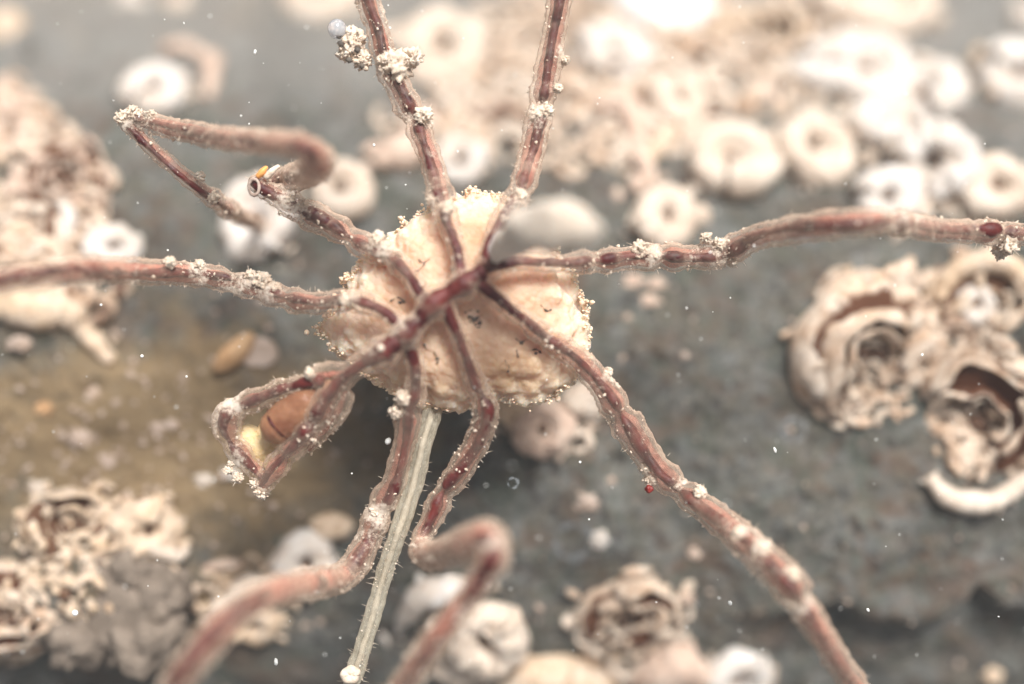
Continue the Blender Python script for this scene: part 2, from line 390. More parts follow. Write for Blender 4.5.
def eroded(name, px, py, R, label, mat, a0=0, turns=2.6, g=1.8, cw=1, frill=.08, sx=1.0, sy=1.0, gap=1.1, hh=.5, group=None, pocks=2, skirt=True, cone=.35, category='worm shell', tiltz=.75):
    """coiled tube whose roof has worn away: open gutter with thin frilled walls standing round a hollow"""
    Mx, k = place(px, py, tiltz); Rw = R * k; turns = min(turns, random.uniform(1.4, 2.3)); g = random.uniform(1.75, 2.2); gap *= random.uniform(.5, 1.3); cone *= random.uniform(-.3, 1.2); sy *= random.uniform(.82, 1.05)
    tf = (1 - 1 / g) / (1 + 1 / g); rho_e = Rw / (1 + tf); tf *= .98
    seed = random.uniform(0, 80); n = int(turns * 44); m = 11; V, Fc, cav = [], [], []
    cs, rs = [], []
    for i in range(n + 1):
        t = i / n; back = (1 - t) * turns; rho = rho_e * g ** (-back); a = a0 + cw * 2 * PI * (t * turns - turns)
        wob = 1 + .16 * N((math.cos(a) * .9, math.sin(a) * .9, t * 2.5), 1.3, seed + 50); rho *= wob; rt = rho * tf * (1 + .35 * N((math.cos(a), math.sin(a), t * 3), 1.5, seed))
        cs.append(Vector((math.cos(a) * rho * sx, math.sin(a) * rho * sy, rt * .75 + cone * (rho_e - rho) * .55 + (.03 + .14 * N((math.cos(a) * .9, math.sin(a) * .9, 0), 1.2, seed + 70)) * Rw))); rs.append(rt)
    for i in range(n + 1):
        t = i / n; a = a0 + cw * 2 * PI * (t * turns - turns)
        R_ = Vector((math.cos(a), math.sin(a), 0)); U = Vector((0, 0, 1)); r = rs[i]
        gp = gap * (1.45 + 2.2 * N((math.cos(a) * 1.2, math.sin(a) * 1.2, t * 5), 1.3, seed + 9)); gp = max(.0, min(2.5, gp))
        for ring, q in ((0, 1.0), (1, .72)):
            for j in range(m):
                jj = j if ring == 0 else m - 1 - j
                th = PI / 2 + gp / 2 + (2 * PI - gp) * jj / (m - 1)
                fr_ = 1 + frill * 2.2 * N((math.cos(a) * 6, math.sin(a) * 6, th + t * 9), 1.0, seed) * (1 if jj in (0, 1, m - 2, m - 1) else .4) + .035 * math.sin(i * 1.35)
                h_ = hh / .5 * (1.35 if math.sin(th) > 0 else 1.0)
                V.append(cs[i] + R_ * math.cos(th) * r * q * fr_ + U * math.sin(th) * r * q * fr_ * h_)
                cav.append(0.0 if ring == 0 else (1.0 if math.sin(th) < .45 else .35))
        if i:
            L = 2 * m; b = (i - 1) * L
            for j in range(L): Fc.append((b + j, b + (j + 1) % L, b + L + (j + 1) % L, b + L + j))
    L = 2 * m
    for j in range(m - 1):
        Fc.append((j, L - 1 - j, L - 2 - j, j + 1)); b = n * L; Fc.append((b + j + 1, b + L - 2 - j, b + L - 1 - j, b + j))
    if skirt:                                     # crust the walls stand on
        st = len(V); rings = [(1.0, -.2), (1.04, -.02), (.98, .10), (.80, .20), (.5, .16), (.22, .06)]; K = 40
        for q, z in rings:
            for j in range(K):
                a = 2 * PI * j / K; rr = Rw * q * (1 + .10 * N((math.cos(a) * 1.6, math.sin(a) * 1.6, 0), 1.2, seed + 3))
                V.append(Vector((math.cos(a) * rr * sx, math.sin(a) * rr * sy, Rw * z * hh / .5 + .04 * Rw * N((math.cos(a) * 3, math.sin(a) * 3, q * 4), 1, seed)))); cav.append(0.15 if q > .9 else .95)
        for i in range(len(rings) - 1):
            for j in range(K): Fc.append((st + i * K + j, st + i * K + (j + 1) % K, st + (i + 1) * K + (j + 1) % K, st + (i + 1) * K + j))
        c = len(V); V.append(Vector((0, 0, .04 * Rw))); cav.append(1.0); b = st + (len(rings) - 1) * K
        Fc.extend([(b + j, b + (j + 1) % K, c) for j in range(K)])
    for i, v in enumerate(V):
        V[i] = v + Vector((N(v / Rw, 3.1, seed), N(v / Rw, 3.1, seed + 11), .8 * N(v / Rw, 3.1, seed + 23))) * frill * Rw * .6 + Vector((N(v / Rw, 9, seed), N(v / Rw, 9, seed + 4), N(v / Rw, 9, seed + 6))) * frill * Rw * .22
    o = mesh_obj(name, V, Fc, mat, attrs={"cav": cav}); o.matrix_world = Mx; tag(o, label, category, group)
    crust(o, [(math.cos(a) * Rw * sx * q, math.sin(a) * Rw * sy * q, z) for a in (random.uniform(0, 6.3) for _ in range(24)) for q, z in ((.75, .3 * Rw), (.95, .12 * Rw), (1.06, .04 * Rw))], Rw, 24, mat)
    for i in range(pocks):                        # dark hollows in the middle
        V, Fc = [], []; a = a0 + 1.7 + i * 2.6
        blob(V, Fc, Vector((math.cos(a) * .16 * Rw * (pocks > 1), math.sin(a) * .14 * Rw * (pocks > 1), cone * .5 * rho_e + .06 * Rw)), .15 * Rw, 2, .25, 1.5, sx=(1, .9, .7)); mesh_obj("opening", V, Fc, M_MOUTH, o)
    return o
def wtube(name, pts, label, mat, rough=.12, mouth=True, category='worm tube', seg=14, group=None, flat=1.0):
    """free tube on the rock: pts = (px, py, radius_px, lift_in_radii)"""
    q = []
    for (px, py, r, h) in pts:
        p = on_rock(px, py); k = (CZ - p.z) / (CZ - FZ) / 100; q.append((p + Vector((0, 0, r * k * h)), r * k))
    o0 = q[0][0].copy(); sm = catmull([(p - o0, r) for p, r in q], .05); seed = random.uniform(0, 90)
    nn = len(sm); cs = [a[0] + Vector((N(a[0], 3, seed), N(a[0], 3, seed + 7), 0)) * a[1] * .5 for a in sm]; rs = [a[1] * (1 + 1.6 * rough * N(a[0], 4, seed) + .05 * math.sin(i * 1.7)) * (.7 + .3 * smooth(0, 5, min(i, nn - 1 - i))) for i, a in enumerate(sm)]
    V, Fc = [], []; tube(V, Fc, cs, rs, seg, True, rough * rs[0], 7, seed)
    cav = [0.0] * len(V)
    o = mesh_obj(name, V, Fc, mat, attrs={"cav": cav}); o.location = o0; tag(o, label, category, group)
    if q[0][1] > .09 and pts[0][3] < 1.2: crust(o, [tuple(c + Vector((random.choice((-.9, .9)) * rs[0], random.choice((-.7, .7)) * rs[0], -rs[0] * .5))) for c in cs], max(rs) * 2.2, int(8 + nn * .6), mat)
    if mouth:
        V, Fc = [], []; d = (cs[-1] - cs[-2]).normalized(); blob(V, Fc, cs[-1] + d * rs[-1] * .25, rs[-1] * .6, 2, .15); mesh_obj("opening", V, Fc, M_MOUTH, o)
    return o
def lump(name, px, py, R, label, mat, category, sx=(1, 1, .6), amp=.3, s=1.3, rot=0, sub=4, lift=.25, group=None, extra=()):
    p = on_rock(px, py); k = (CZ - p.z) / (CZ - FZ) / 100; V, Fc = [], []; sd_ = random.uniform(0, 90)
    blob(V, Fc, Vector((0, 0, R * k * lift)), R * k, sub, amp, s, sd_, sx, Matrix.Rotation(rot, 3, 'Z'), 4)
    for (dx, dy, r, h) in extra: blob(V, Fc, Vector((dx * k, -dy * k, r * k * h)), r * k, 3, amp, s)
    o = mesh_obj(name, V, Fc, mat, attrs={"cav": [0.0] * len(V)}); o.location = p; tag(o, label, category, group); return o
CW = 'coiled_worm_shell'; EW = 'eroded_worm_shell'
U_ = PI / 2
# --- top of the picture
coil(CW, 320, 4, 40, "flat peach coiled worm shell cut by the top edge, left of the glassy bubble", M_CREAM, 2.0, hgt=.45)
coil(CW, 158, 100, 33, "white domed worm shell behind the bent knee of the far left folded leg", M_WHITE, 4.0, hgt=.8)
coil(CW, 440, 58, 46, "broad cream worm shell behind and right of the silt-clogged upper leg", M_CREAM, .8, turns=2.1, sx=.95, sy=1.1, rough=.1)
eroded(EW, 522, 48, 45, "whitish worn worm shell with a broken white ring, just left of the upright leg", M_ERODED, 2.4, turns=2.0, g=1.9, hh=.4)
coil(CW, 462, 166, 27, "small bright white ring shell with grey centre above the pale lumpy mass", M_WHITE, 3.5, turns=1.8)
wtube('worm_tube', [(380, 165, 14, .6), (398, 156, 19, .8), (418, 138, 17, .8), (430, 120, 16, .9)], "stubby pinkish worm tube left of the small white ring shell", M_PINK)
eroded(EW, 500, 130, 32, "pinkish brown worn shell rubble between the two upright legs", M_PINK, .5, turns=2.2, frill=.14, hh=.45)
coil(CW, 652, 18, 50, "largest brightest white shell at the top edge, right of the upright leg", M_GLARE, 2.2, hgt=.9, rough=.08)
coil(CW, 612, 62, 36, "white lumpy shell touching the left underside of the brightest top shell", M_WHITE, 5.2, rough=.12, turns=2)
coil(CW, 672, 108, 34, "cream shell with a white shoulder between the brightest shell and the round ring shell", M_CREAM, 1.5, rough=.1)
wtube('worm_tube', [(596, 112, 12, .8), (618, 108, 15, .9), (632, 128, 13, .8), (638, 155, 10, .8), (646, 176, 8, .8), (634, 192, 8, .8)], "hooked pink brown worm tube hanging below the white lumpy shell", M_PINK)
wtube('worm_tube', [(672, 132, 12, .8), (655, 150, 10, .8), (648, 168, 8, .8)], "short tan worm tube left of the large cream ring shell", M_TAN)
coil(CW, 729, 167, 42, "large cream ring shell with a small tan centre, middle of the upper right", M_CREAM, 4.6, cw=-1, rough=.06, turns=2.2, sy=1.02)
coil(CW, 811, 156, 40, "cream ring shell with a dark hole, right of the large cream ring shell", M_CREAM, 1.9, rough=.06, spout=.25)
coil(CW, 662, 220, 34, "cream ring shell with a white spout resting just above the right hand leg", M_CREAM, 3.6, cw=-1, spout=.5, rough=.05)
coil(CW, 862, 82, 50, "bright white coiled shell with peach middle in the upper right cluster", M_WHITE, 3.2, turns=1.9, rough=.08)
coil(CW, 822, 82, 34, "white shell lobe on the left of the bright upper right cluster", M_WHITE, 2.6, turns=1.7, hgt=.8, rough=.08)
coil(CW, 876, 136, 32, "white lower lobe shell hanging under the bright upper right cluster", M_WHITE, 5.0, turns=1.7, hgt=.8)
coil(CW, 926, 106, 42, "pinkish white coiled shell on the right of the bright cluster", M_WHITE, 5.2, turns=1.9, cw=-1)
coil(CW, 842, 14, 46, "cream dome shell at the top edge, left one of the touching pair", M_CREAM, 1.2, hgt=.9)
coil(CW, 892, 18, 44, "yellowish cream dome shell at the top edge, right one of the touching pair", M_CREAM, .3, hgt=.9)
coil(CW, 1014, 86, 40, "round white shell cut by the right edge in the upper corner", M_WHITE, 2.6, hgt=.8)
coil(CW, 1024, 18, 16, "tiny white shell at the very top of the right edge", M_WHITE, 1.0)
coil(CW, 940, 172, 42, "glaring white angular shell just above the right leg's far end", M_WHITE, 2.8, hgt=.9, rough=.1, turns=1.8)
coil(CW, 992, 192, 38, "cream white shell with peach middle above the right leg's tip", M_CREAM, .4, turns=1.9)
coil(CW, 890, 205, 34, "low white ring shell touching the upper side of the right leg", M_WHITE, 2.9, turns=2)
eroded(EW, 764, 44, 44, "reddish brown broken shell patch left of the pair of cream domes", M_TAN, 1.0, frill=.16, hh=.5, turns=2.2)
eroded(EW, 708, 22, 38, "pale pink broken shell at the top edge beside the brightest shell", M_CREAM, 3.0, frill=.14, turns=2)
lump('shell_fragment', 763, 96, 15, "orange pink shell fragment below the reddish broken patch", M_PINK, 'shell fragment', lift=.3)
lump('shell_fragment', 785, 54, 13, "whitish pea shaped fragment at the edge of the reddish broken patch", M_WHITE, 'shell fragment')
lump('shell_fragment', 918, 24, 12, "small faint pink fragment right of the cream dome pair", M_PINK, 'shell fragment')
wtube('worm_tube', [(972, 52, 10, .5), (985, 70, 12, .6), (992, 95, 10, .6)], "tan worm tube against the left side of the round right edge shell", M_TAN)
# --- left side
lump('shell_fragment', 8, 30, 19, "rounded tan fragment at the upper left edge", M_TAN, 'shell fragment')
wtube('worm_tube', [(14, 120, 12, .8), (10, 100, 12, .9), (8, 84, 10, 1)], "pale upright worm tube stub at the left edge", M_PINK)
wtube('worm_tube', [(18, 122, 10, .8), (28, 104, 9, 1), (32, 96, 9, 1.2)], "short finger-like worm tube leaning right beside the left edge stub", M_PINK)
coil(CW, 16, 138, 24, "tan pink round worm shell at the left edge below two tube stubs", M_PINK, 1.0)
wtube('worm_tube', [(165, 52, 8, .5), (190, 50, 9, .6), (210, 62, 9, .6), (212, 84, 8, .6), (206, 96, 8, .5)], "thin pink worm tube hooked like a question mark, upper left", M_PINK)
lump('shell_fragment', 128, 0, 12, "small white pink fragment at the top edge above the hooked tube", M_WHITE, 'shell fragment', extra=((12, 4, 9, .4),))
lump('shell_fragment', 178, 4, 12, "rounded white fragment at the top edge, left of the flat peach shell", M_CREAM, 'shell fragment')
eroded(EW, 66, 186, 46, "tall pale worn worm shell with a drooping right rim on the left side", M_PINK, 1.2, turns=2.1, g=1.8, hh=.8, cone=.7, sy=1.25, sx=.92, frill=.1)
eroded(EW, 26, 236, 44, "cream and tan striped worn shell resting on the left edge above the leg", M_CREAM, 5.5, turns=2.7, frill=.1, hh=.6)
wtube('worm_tube', [(60, 240, 9, .8), (72, 222, 9, 1), (66, 206, 8, 1), (46, 200, 8, 1), (22, 205, 8, 1)], "arched pale tube rim over the striped shell at the left", M_WHITE, .1)
coil(CW, 112, 250, 26, "small white ridged shell touching the upper side of the left leg", M_WHITE, .5, turns=1.6, keel=5, sx=1.1, sy=.85)
wtube('worm_tube', [(0, 305, 22, .4), (30, 306, 20, .5), (62, 310, 18, .5), (85, 332, 10, .5), (112, 364, 6, .4)], "tan worm tube tapering down to the right beneath the left leg", M_TAN, .15)
coil(CW, 341, 196, 33, "smooth cream ring shell behind the upper left leg", M_CREAM, 2.5, rough=.035, turns=2.1)
coil(CW, 264, 222, 42, "bright white ring shell under the tip of the folded leg", M_WHITE, 5.4, rough=.05, turns=1.9, sx=.95)
lump('pebble', 235, 353, 24, "orange brown oval pebble left of the lumpy mass", M_ORANGE, 'pebble', (1.15, .48, .5), .12, 1.1, .75)
lump('pebble', 258, 352, 19, "pale green grey pebble beside the orange oval one", M_PIT, 'pebble', (1, .8, .15), .2)
# --- lower left
eroded(EW, 70, 525, 46, "tan lumpy worn shell above the big worn shell in the lower left corner", M_TAN, 2.2, frill=.15, turns=2.2, g=1.75, hh=.5, sy=.8)
coil(CW, 146, 528, 34, "ochre orange coiled shell at the lower left", M_TAN, 1.2, cw=-1, turns=1.6, rough=.1, sy=.85)
wtube('worm_tube', [(146, 556, 7, 1.5), (150, 542, 7, 1.8), (164, 550, 7, 2), (180, 556, 7, 1.6), (190, 546, 6, 1.4)], "little cream curled tube on the front of the ochre shell", M_CREAM, .15)
eroded(EW, 14, 610, 56, "largest worn shell of the lower left corner with a pinkish inner arc", M_ERODED, .9, turns=2.3, g=1.75, frill=.13, hh=.5)
lump('silt_mound', 120, 600, 44, "grey brown silt mound between the ochre shell and the lower left leg", mat_plain("silt_mound_material", (.17, .135, .105), (.30, .24, .19), 3, .8, .12), 'mound', (1.25, 1.1, .2), .5, 2.0, extra=((30, 40, 34, .1), (-40, 38, 30, .1), (48, -10, 24, .1), (10, -34, 22, .3)))
lump('pebble', 177, 607, 22, "dark grey oval pebble right of the silt mound", mat_plain("dark_pebble_material", (.16, .13, .11), (.24, .20, .17), 5), 'pebble', (.75, 1.2, .4), .1)
coil(CW, 304, 560, 33, "glossy white ring shell with a brown hole behind the lower left leg's bend", M_WHITE, .2, rough=.035, turns=2.0)
wtube('worm_tube', [(278, 580, 14, .6), (250, 590, 15, .8), (225, 606, 13, .8), (208, 622, 10, .8)], "cream worm tube running left from the glossy white ring shell", M_CREAM)
coil(CW, 256, 618, 26, "tan shell lobe tucked under the lower left leg", M_TAN, 4.0, turns=1.6)
lump('shell_fragment', 332, 526, 18, "yellow cream fragment above the glossy white ring shell", M_TAN, 'shell fragment', (1.2, .7, .6))
wtube('worm_tube', [(205, 568, 5, .8), (222, 564, 6, .9), (240, 562, 5, .8)], "tiny straight tan tube left of the glossy white ring shell", M_PINK)
# --- bottom centre
wtube('worm_tube', [(474, 590, 14, .8), (450, 588, 18, 1.0), (425, 594, 15, .9), (408, 608, 10, .8), (398, 634, 4, .5)], "pale horn shaped worm tube curving down left of the dark mouthed shell", M_WHITE, .08, mouth=False)
coil(CW, 484, 628, 40, "white rimmed shell with a large dark brown mouth behind the lower middle leg", M_CREAM, .9, turns=1.35, g=3.4, rough=.07, hgt=.9, sy=1.15)
lump('shell_fragment', 462, 668, 26, "tan crust at the foot of the dark mouthed shell", M_CREAM, 'shell fragment', (1.2, .7, .5))
coil(CW, 558, 688, 52, "ochre cream shell cut by the bottom edge, middle of the picture", M_TAN, 1.7, cw=-1, turns=1.8, rough=.09, sx=1.2, sy=.75)
eroded(EW, 628, 612, 54, "worn shell with white arched rim and two dark hollows at the bottom centre", M_ERODED, 2.0, turns=2.1, g=1.75, hh=.62, frill=.1, sy=.92, cone=.55)
wtube('worm_tube', [(700, 668, 18, .7), (672, 664, 22, .8), (645, 668, 17, .7), (632, 680, 12, .6)], "pinkish tube lobe at the bottom edge below the arched worn shell", M_PINK, .12, mouth=False)
coil(CW, 735, 674, 32, "cream white shell end at the bottom edge, right of the pinkish tube lobe", M_WHITE, .9, turns=1.6, rough=.08)
coil(CW, 545, 428, 29, "peach ring shell showing below the lumpy mass", M_PINK, 4.7, rough=.08, turns=1.9)
lump('shell_fragment', 520, 405, 26, "orange cream shell fragment peeking out from under the lumpy mass", M_TAN, 'shell fragment', (1.1, .8, .6))
lump('shell_fragment', 584, 402, 24, "white shell fragment between the lumpy mass and the lower right leg", M_CREAM, 'shell fragment', (1, .8, .7))
# --- right side
eroded(EW, 862, 352, 74, "largest worn worm shell of the right cluster with nested white ridges", M_ERODED, 4.6, turns=3.0, g=1.62, hh=.55, frill=.11, cone=.5)
wtube('worm_tube', [(812, 322, 13, .6), (806, 345, 17, .8), (812, 370, 18, .8), (830, 392, 15, .7)], "thick cream tube hugging the left flank of the largest worn shell", M_CREAM, .12, mouth=False)
wtube('worm_tube', [(850, 300, 6, 2.2), (846, 285, 5, 3.5), (843, 268, 6, 4.5)], "left of the two thin horn tubes above the largest worn shell", M_TAN, .1)
wtube('worm_tube', [(888, 292, 7, 2.2), (896, 275, 6, 3.5), (902, 262, 7, 4.5)], "right of the two thin horn tubes above the largest worn shell", M_TAN, .1)
lump('shell_fragment', 828, 312, 12, "small tan knob on the upper left rim of the largest worn shell", M_TAN, 'shell fragment', lift=1.0)
eroded(EW, 976, 306, 46, "worn shell under a rust brown arch, top of the right cluster", M_TAN, .8, turns=1.9, g=2.0, hh=.6, frill=.1)
wtube('worm_tube', [(934, 300, 9, 2.0), (944, 275, 11, 2.4), (970, 263, 12, 2.6), (1000, 268, 12, 2.6), (1022, 290, 12, 2.0)], "rust brown arched tube over the top right worn shell", M_TAN, .12, mouth=False)
coil(CW, 972, 304, 21, "little white coil inside the rust brown arch", M_WHITE, 5.2, turns=1.6, lift=1.2)
wtube('worm_tube', [(930, 345, 9, 1.2), (912, 352, 9, 1.6), (900, 368, 9, 1.4)], "short white tube bridging the two largest worn shells on the right", M_CREAM, .1)
eroded(EW, 984, 412, 66, "wide worn shell below the arch with pale overlapping rims, right edge", M_ERODED, 2.6, turns=2.8, hh=.55, frill=.11, cone=.4)
wtube('worm_tube', [(928, 478, 9, .8), (946, 494, 11, .9), (975, 502, 11, .9), (1005, 492, 10, .9), (1032, 472, 10, .8)], "white bowed tube along the bottom of the right cluster", M_CREAM, .12)
wtube('worm_tube', [(985, 352, 7, .9), (1000, 350, 7, .9), (1014, 352, 6, .9)], "small brown tube between the arch and the wide worn shell", M_TAN, .15)
lump('shell_fragment', 992, 674, 10, "small orange fragment near the bottom right corner", M_TAN, 'shell fragment')
# --- loose bits one can tell apart
for (px, py, r, lb, m_) in [
        (635, 282, 9, "small pink pebble just under the right leg, left one of two", M_PINK), (656, 285, 8, "small pink pebble just under the right leg, right one of two", M_PINK),
        (650, 302, 8, "dull pink pebble below the two small pink ones", M_PINK), (82, 438, 12, "pale tan pebble on the silt below the left leg", M_PIT),
        (45, 408, 8, "orange tinted grit pebble at left of the pale tan one", M_ORANGE), (20, 344, 10, "tan pebble near the left edge under the tapering tube", M_PIT),
        (156, 427, 7, "pale pebble in the middle of the silt patch", M_PIT), (108, 460, 8, "white pink pebble above the lower left shells", M_PIT),
        (204, 480, 8, "flat white pebble left of the sea spider's mouthparts", M_WHITE), (232, 473, 7, "round white pebble nearest the sea spider's mouthparts", M_WHITE),
        (40, 490, 10, "whitish pebble above the tan lumpy worn shell", M_CREAM), (600, 541, 9, "pale pink pebble at right of the faint ring", M_WHITE),
        (588, 503, 9, "tan pebble above the faint ring in lower centre", M_PIT), (695, 553, 6, "pink pebble left of the lower right leg", M_PINK),
        (686, 598, 6, "small pink pebble right of the arched worn shell", M_PINK), (178, 596, 4, "white crumb on the silt beside the dark oval pebble", M_WHITE),
        (172, 425, 6, "tan crumb right of the pale pebble on the silt", M_PIT), (95, 395, 9, "rosy brown pebble under the tapering tube's tip", M_PIT)]:
    lump('pebble', px, py, r * .9, lb, m_, 'pebble', (1.15, .85, .4), .8, 1.9, sub=4, lift=.02)

# ---- cemented shell crust between the shells: broken arcs and lumps too tangled to count
def crust_field(label, ells, mat, density=1.0, sc_=1.0):
    V, Fc, cav = [], [], []
    for (ex, ey, rx, ry) in ells:
        for i in range(int(density * rx * ry * PI / 130)):
            a = random.uniform(0, 2 * PI); q = math.sqrt(random.random()); px, py = ex + rx * q * math.cos(a), ey + ry * q * math.sin(a)
            p = on_rock(px, py, 8); k = (CZ - p.z) / (CZ - FZ) / 100; n0 = len(V)
            if random.random() < .5:
                blob(V, Fc, p + Vector((0, 0, 3 * k)), k * random.uniform(4, 11) * sc_, 3, .7, 1.9, sx=(1, random.uniform(.5, 1), .6), rot=Matrix.Rotation(random.uniform(0, 3), 3, 'Z')); c_ = .1
            else:
                r = random.uniform(7, 17) * k * sc_; t = r * random.uniform(.26, .4); a0 = random.uniform(0, 6.3); ln = random.uniform(1.6, 5.2); m = 14
                cs = [p + Vector((math.cos(a0 + ln * j / m) * r, math.sin(a0 + ln * j / m) * r * .9, t * (.7 + 1.3 * N((j * .3, i, 0), 1, 2)))) for j in range(m + 1)]
                tube(V, Fc, cs, [t * (.75 + .35 * j / m + .3 * N((j * .5, i, 3), 1, 1)) for j in range(m + 1)], 10, True, t * .3, 5, i); c_ = 0
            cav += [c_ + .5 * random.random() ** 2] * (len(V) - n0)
    return tag(mesh_obj("shell_crust", V, Fc, mat, attrs={"cav": cav}), label, "shell crust", kind='stuff')
crust_field("pale crust of broken worm tubes between the upper middle and upper right shells", [(560, 60, 110, 60), (690, 60, 110, 60), (600, 130, 70, 40), (500, 90, 60, 60), (860, 110, 80, 60), (950, 190, 80, 28), (780, 40, 70, 40), (430, 110, 45, 45), (690, 130, 45, 40)], M_CREAM, .5, 1.1)
crust_field("brown stained broken rims among the pale crust of the upper middle shells", [(560, 60, 110, 60), (700, 60, 110, 60), (600, 130, 70, 40), (500, 100, 60, 60), (780, 40, 70, 40)], M_ERODED, .6, 1.2)
crust_field("pinkish crust of broken worm tubes filling the mid left heap", [(40, 195, 62, 68), (25, 250, 50, 40), (20, 120, 26, 40), (60, 290, 60, 26)], M_ERODED, 1.1, 1.15)
crust_field("tan crust of broken worm tubes in the lower left corner", [(80, 525, 62, 34), (150, 530, 36, 30), (20, 610, 52, 58), (250, 595, 50, 36), (120, 600, 60, 50)], M_TAN, .9, .9)
crust_field("rusty and cream broken rims round the right hand shell cluster", [(865, 350, 75, 76), (975, 300, 50, 50), (985, 420, 66, 60), (920, 350, 40, 40)], M_ERODED, .8, .9)
crust_field("cream crust round the feet of the bottom shells", [(630, 625, 62, 40), (475, 640, 50, 40), (560, 680, 60, 20), (690, 670, 70, 18), (545, 420, 48, 34)], M_CREAM, .9, .8)

# ---- grit strewn over the rock (nobody could count it)
V, Fc = [], []
def grit_at(px, py, r):
    p = on_rock(px, py, 8); k = (CZ - p.z) / (CZ - FZ) / 100
    blob(V, Fc, p + Vector((0, 0, r * k * .2)), r * k, 1, .35, 1.5, sx=(1, random.uniform(.5, 1), .5), rot=Matrix.Rotation(random.uniform(0, 3), 3, 'Z'), oct=2)
for i in range(420):
    px, py = random.uniform(-60, 1090), random.uniform(-40, 720)
    if i < 230: px, py = random.gauss(120, 110), random.gauss(455, 80)
    grit_at(px, py, random.choice((1.5, 2, 2.5, 3, 4, 5)))
tag(mesh_obj("grit", V, Fc, M_PIT), "fine pale pinkish grit strewn over the grey rock", "grit", kind='stuff')

# ================================================================ LUMPY MASS UNDER THE SEA SPIDER
s_ = NT("egg_mass_material")
na = s_.noise(2.6, 6, .65, 1.0); nb_ = s_.noise(14, 5, .7, 3.0)
bs = s_.mix(s_.ramp(na, [(.35, 0.0), (.65, 1.0)]), (.73, .49, .345), (.64, .40, .265))
bs = s_.mix(s_.attr("pale"), bs, (.86, .68, .52))
bs = s_.mix(s_.math('MULTIPLY', s_.attr("brown"), s_.ramp(s_.noise(5, 5, .7, 8.0), [(.35, .5), (.6, 1.0)])), bs, (.47, .28, .15))
bs = s_.mix(s_.ramp(s_.noise(11, 6, .8, 12.0, .8), [(.66, 0.0), (.74, .55)]), bs, (.33, .20, .11))
vo = s_.n('ShaderNodeTexVoronoi'); vo.inputs['Scale'].default_value = 15; s_.l(s_.co, vo.inputs['Vector'])
nb_ = s_.math('SUBTRACT', s_.math('MULTIPLY', nb_, .8), s_.math('MULTIPLY', vo.outputs['Distance'], .9))
bs = s_.mix(s_.ramp(vo.outputs['Distance'], [(.0, 0.0), (.75, .22)]), bs, (.56, .32, .18))
s_.prin(bs, .6, .2, nb_, .05, .5, Subsurface_Weight=.75, Subsurface_Radius=(.34, .21, .13), Subsurface_Scale=1.0)
M_EGG = s_.m
OUT = [(478, 192), (503, 196), (522, 214), (542, 234), (560, 256), (576, 282), (587, 312), (586, 350), (574, 380), (553, 397), (525, 403), (500, 398), (475, 408), (440, 408), (410, 400), (385, 388), (355, 365), (330, 346), (318, 329), (335, 308), (346, 286), (358, 265), (378, 250), (392, 238), (405, 227), (425, 214), (442, 206), (460, 197)]
EC = (462, 305)
pol = sorted((math.atan2(-(y - EC[1]), x - EC[0]), math.hypot(x - EC[0], y - EC[1])) for x, y in OUT)
def rad(a):
    a = (a + PI) % (2 * PI) - PI
    for i in range(len(pol)):
        a0_, r0_ = pol[i - 1]; a1_, r1_ = pol[i]
        if i == 0:
            a0_ -= 2 * PI
            if a > pol[-1][0]: a -= 2 * PI
        if a0_ <= a <= a1_: 
            t = (a - a0_) / (a1_ - a0_); t = t * t * (3 - 2 * t); return r0_ + (r1_ - r0_) * t
    return pol[-1][1]
EZ = 1.9; kE = (CZ - EZ) / (CZ - FZ) / 100; ec = P(EC[0], EC[1], EZ)
vs, fs = ico(6); V = []; pale = []; brown = []
for v in vs:
    hr = math.hypot(v.x, v.y); a = math.atan2(v.y, v.x); r = rad(a) * kE
    r = 1.17 + (r - 1.17) * max(hr, 0) ** 2.5
    hh = max(hr, 1e-6) ** .92
    z = v.z * (.56 if v.z > 0 else 2.0)
    if v.z < 0: hh *= 1 - .35 * (-v.z) ** 1.5
    q = Vector((math.cos(a) * r * hh, math.sin(a) * r * hh, z))
    nrm = Vector((math.cos(a) * hr, math.sin(a) * hr, max(v.z, -.3) * 1.2)).normalized()
    d0 = noise.voronoi(q * 5.5 + Vector((5, 1, 2)))[0]; d1 = noise.voronoi(q * 12 + Vector((1, 7, 2)))[0]
    rim = smooth(.55, .95, hr)
    q = q + nrm * (.03 * F(q, 1.6, 3, 4.0) + (.018 + .075 * rim) * (.5 - d0[0] ** 1.5 * 1.6) + (.014 + .035 * rim) * (.5 - d1[0]) + .012 * F(q, 18, 3, 2.0))
    V.append(q)
    px_, py_ = EC[0] + q.x / kE, EC[1] - q.y / kE
    pale.append(min(1, .15 + .75 * rim + .5 * max(0, .42 - d0[0]) * 1.2))
    b = max(math.exp(-(((px_ - 515) / 48) ** 2 + ((py_ - 372) / 26) ** 2)), .7 * math.exp(-(((px_ - 480) / 16) ** 2 + ((py_ - 238) / 22) ** 2)), .5 * math.exp(-(((px_ - 430) / 40) ** 2 + ((py_ - 385) / 22) ** 2)), .6 * math.exp(-(((px_ - 395) / 18) ** 2 + ((py_ - 308) / 9) ** 2)), .4 * math.exp(-(((px_ - 545) / 26) ** 2 + ((py_ - 310) / 20) ** 2)))
    brown.append(b)
egg = mesh_obj("egg_mass", V, fs, M_EGG, attrs={"pale": pale, "brown": brown}); egg.location = ec
tag(egg, "lumpy peach coloured rounded mass under the sea spider's trunk", "egg mass")
V, Fc = [], []
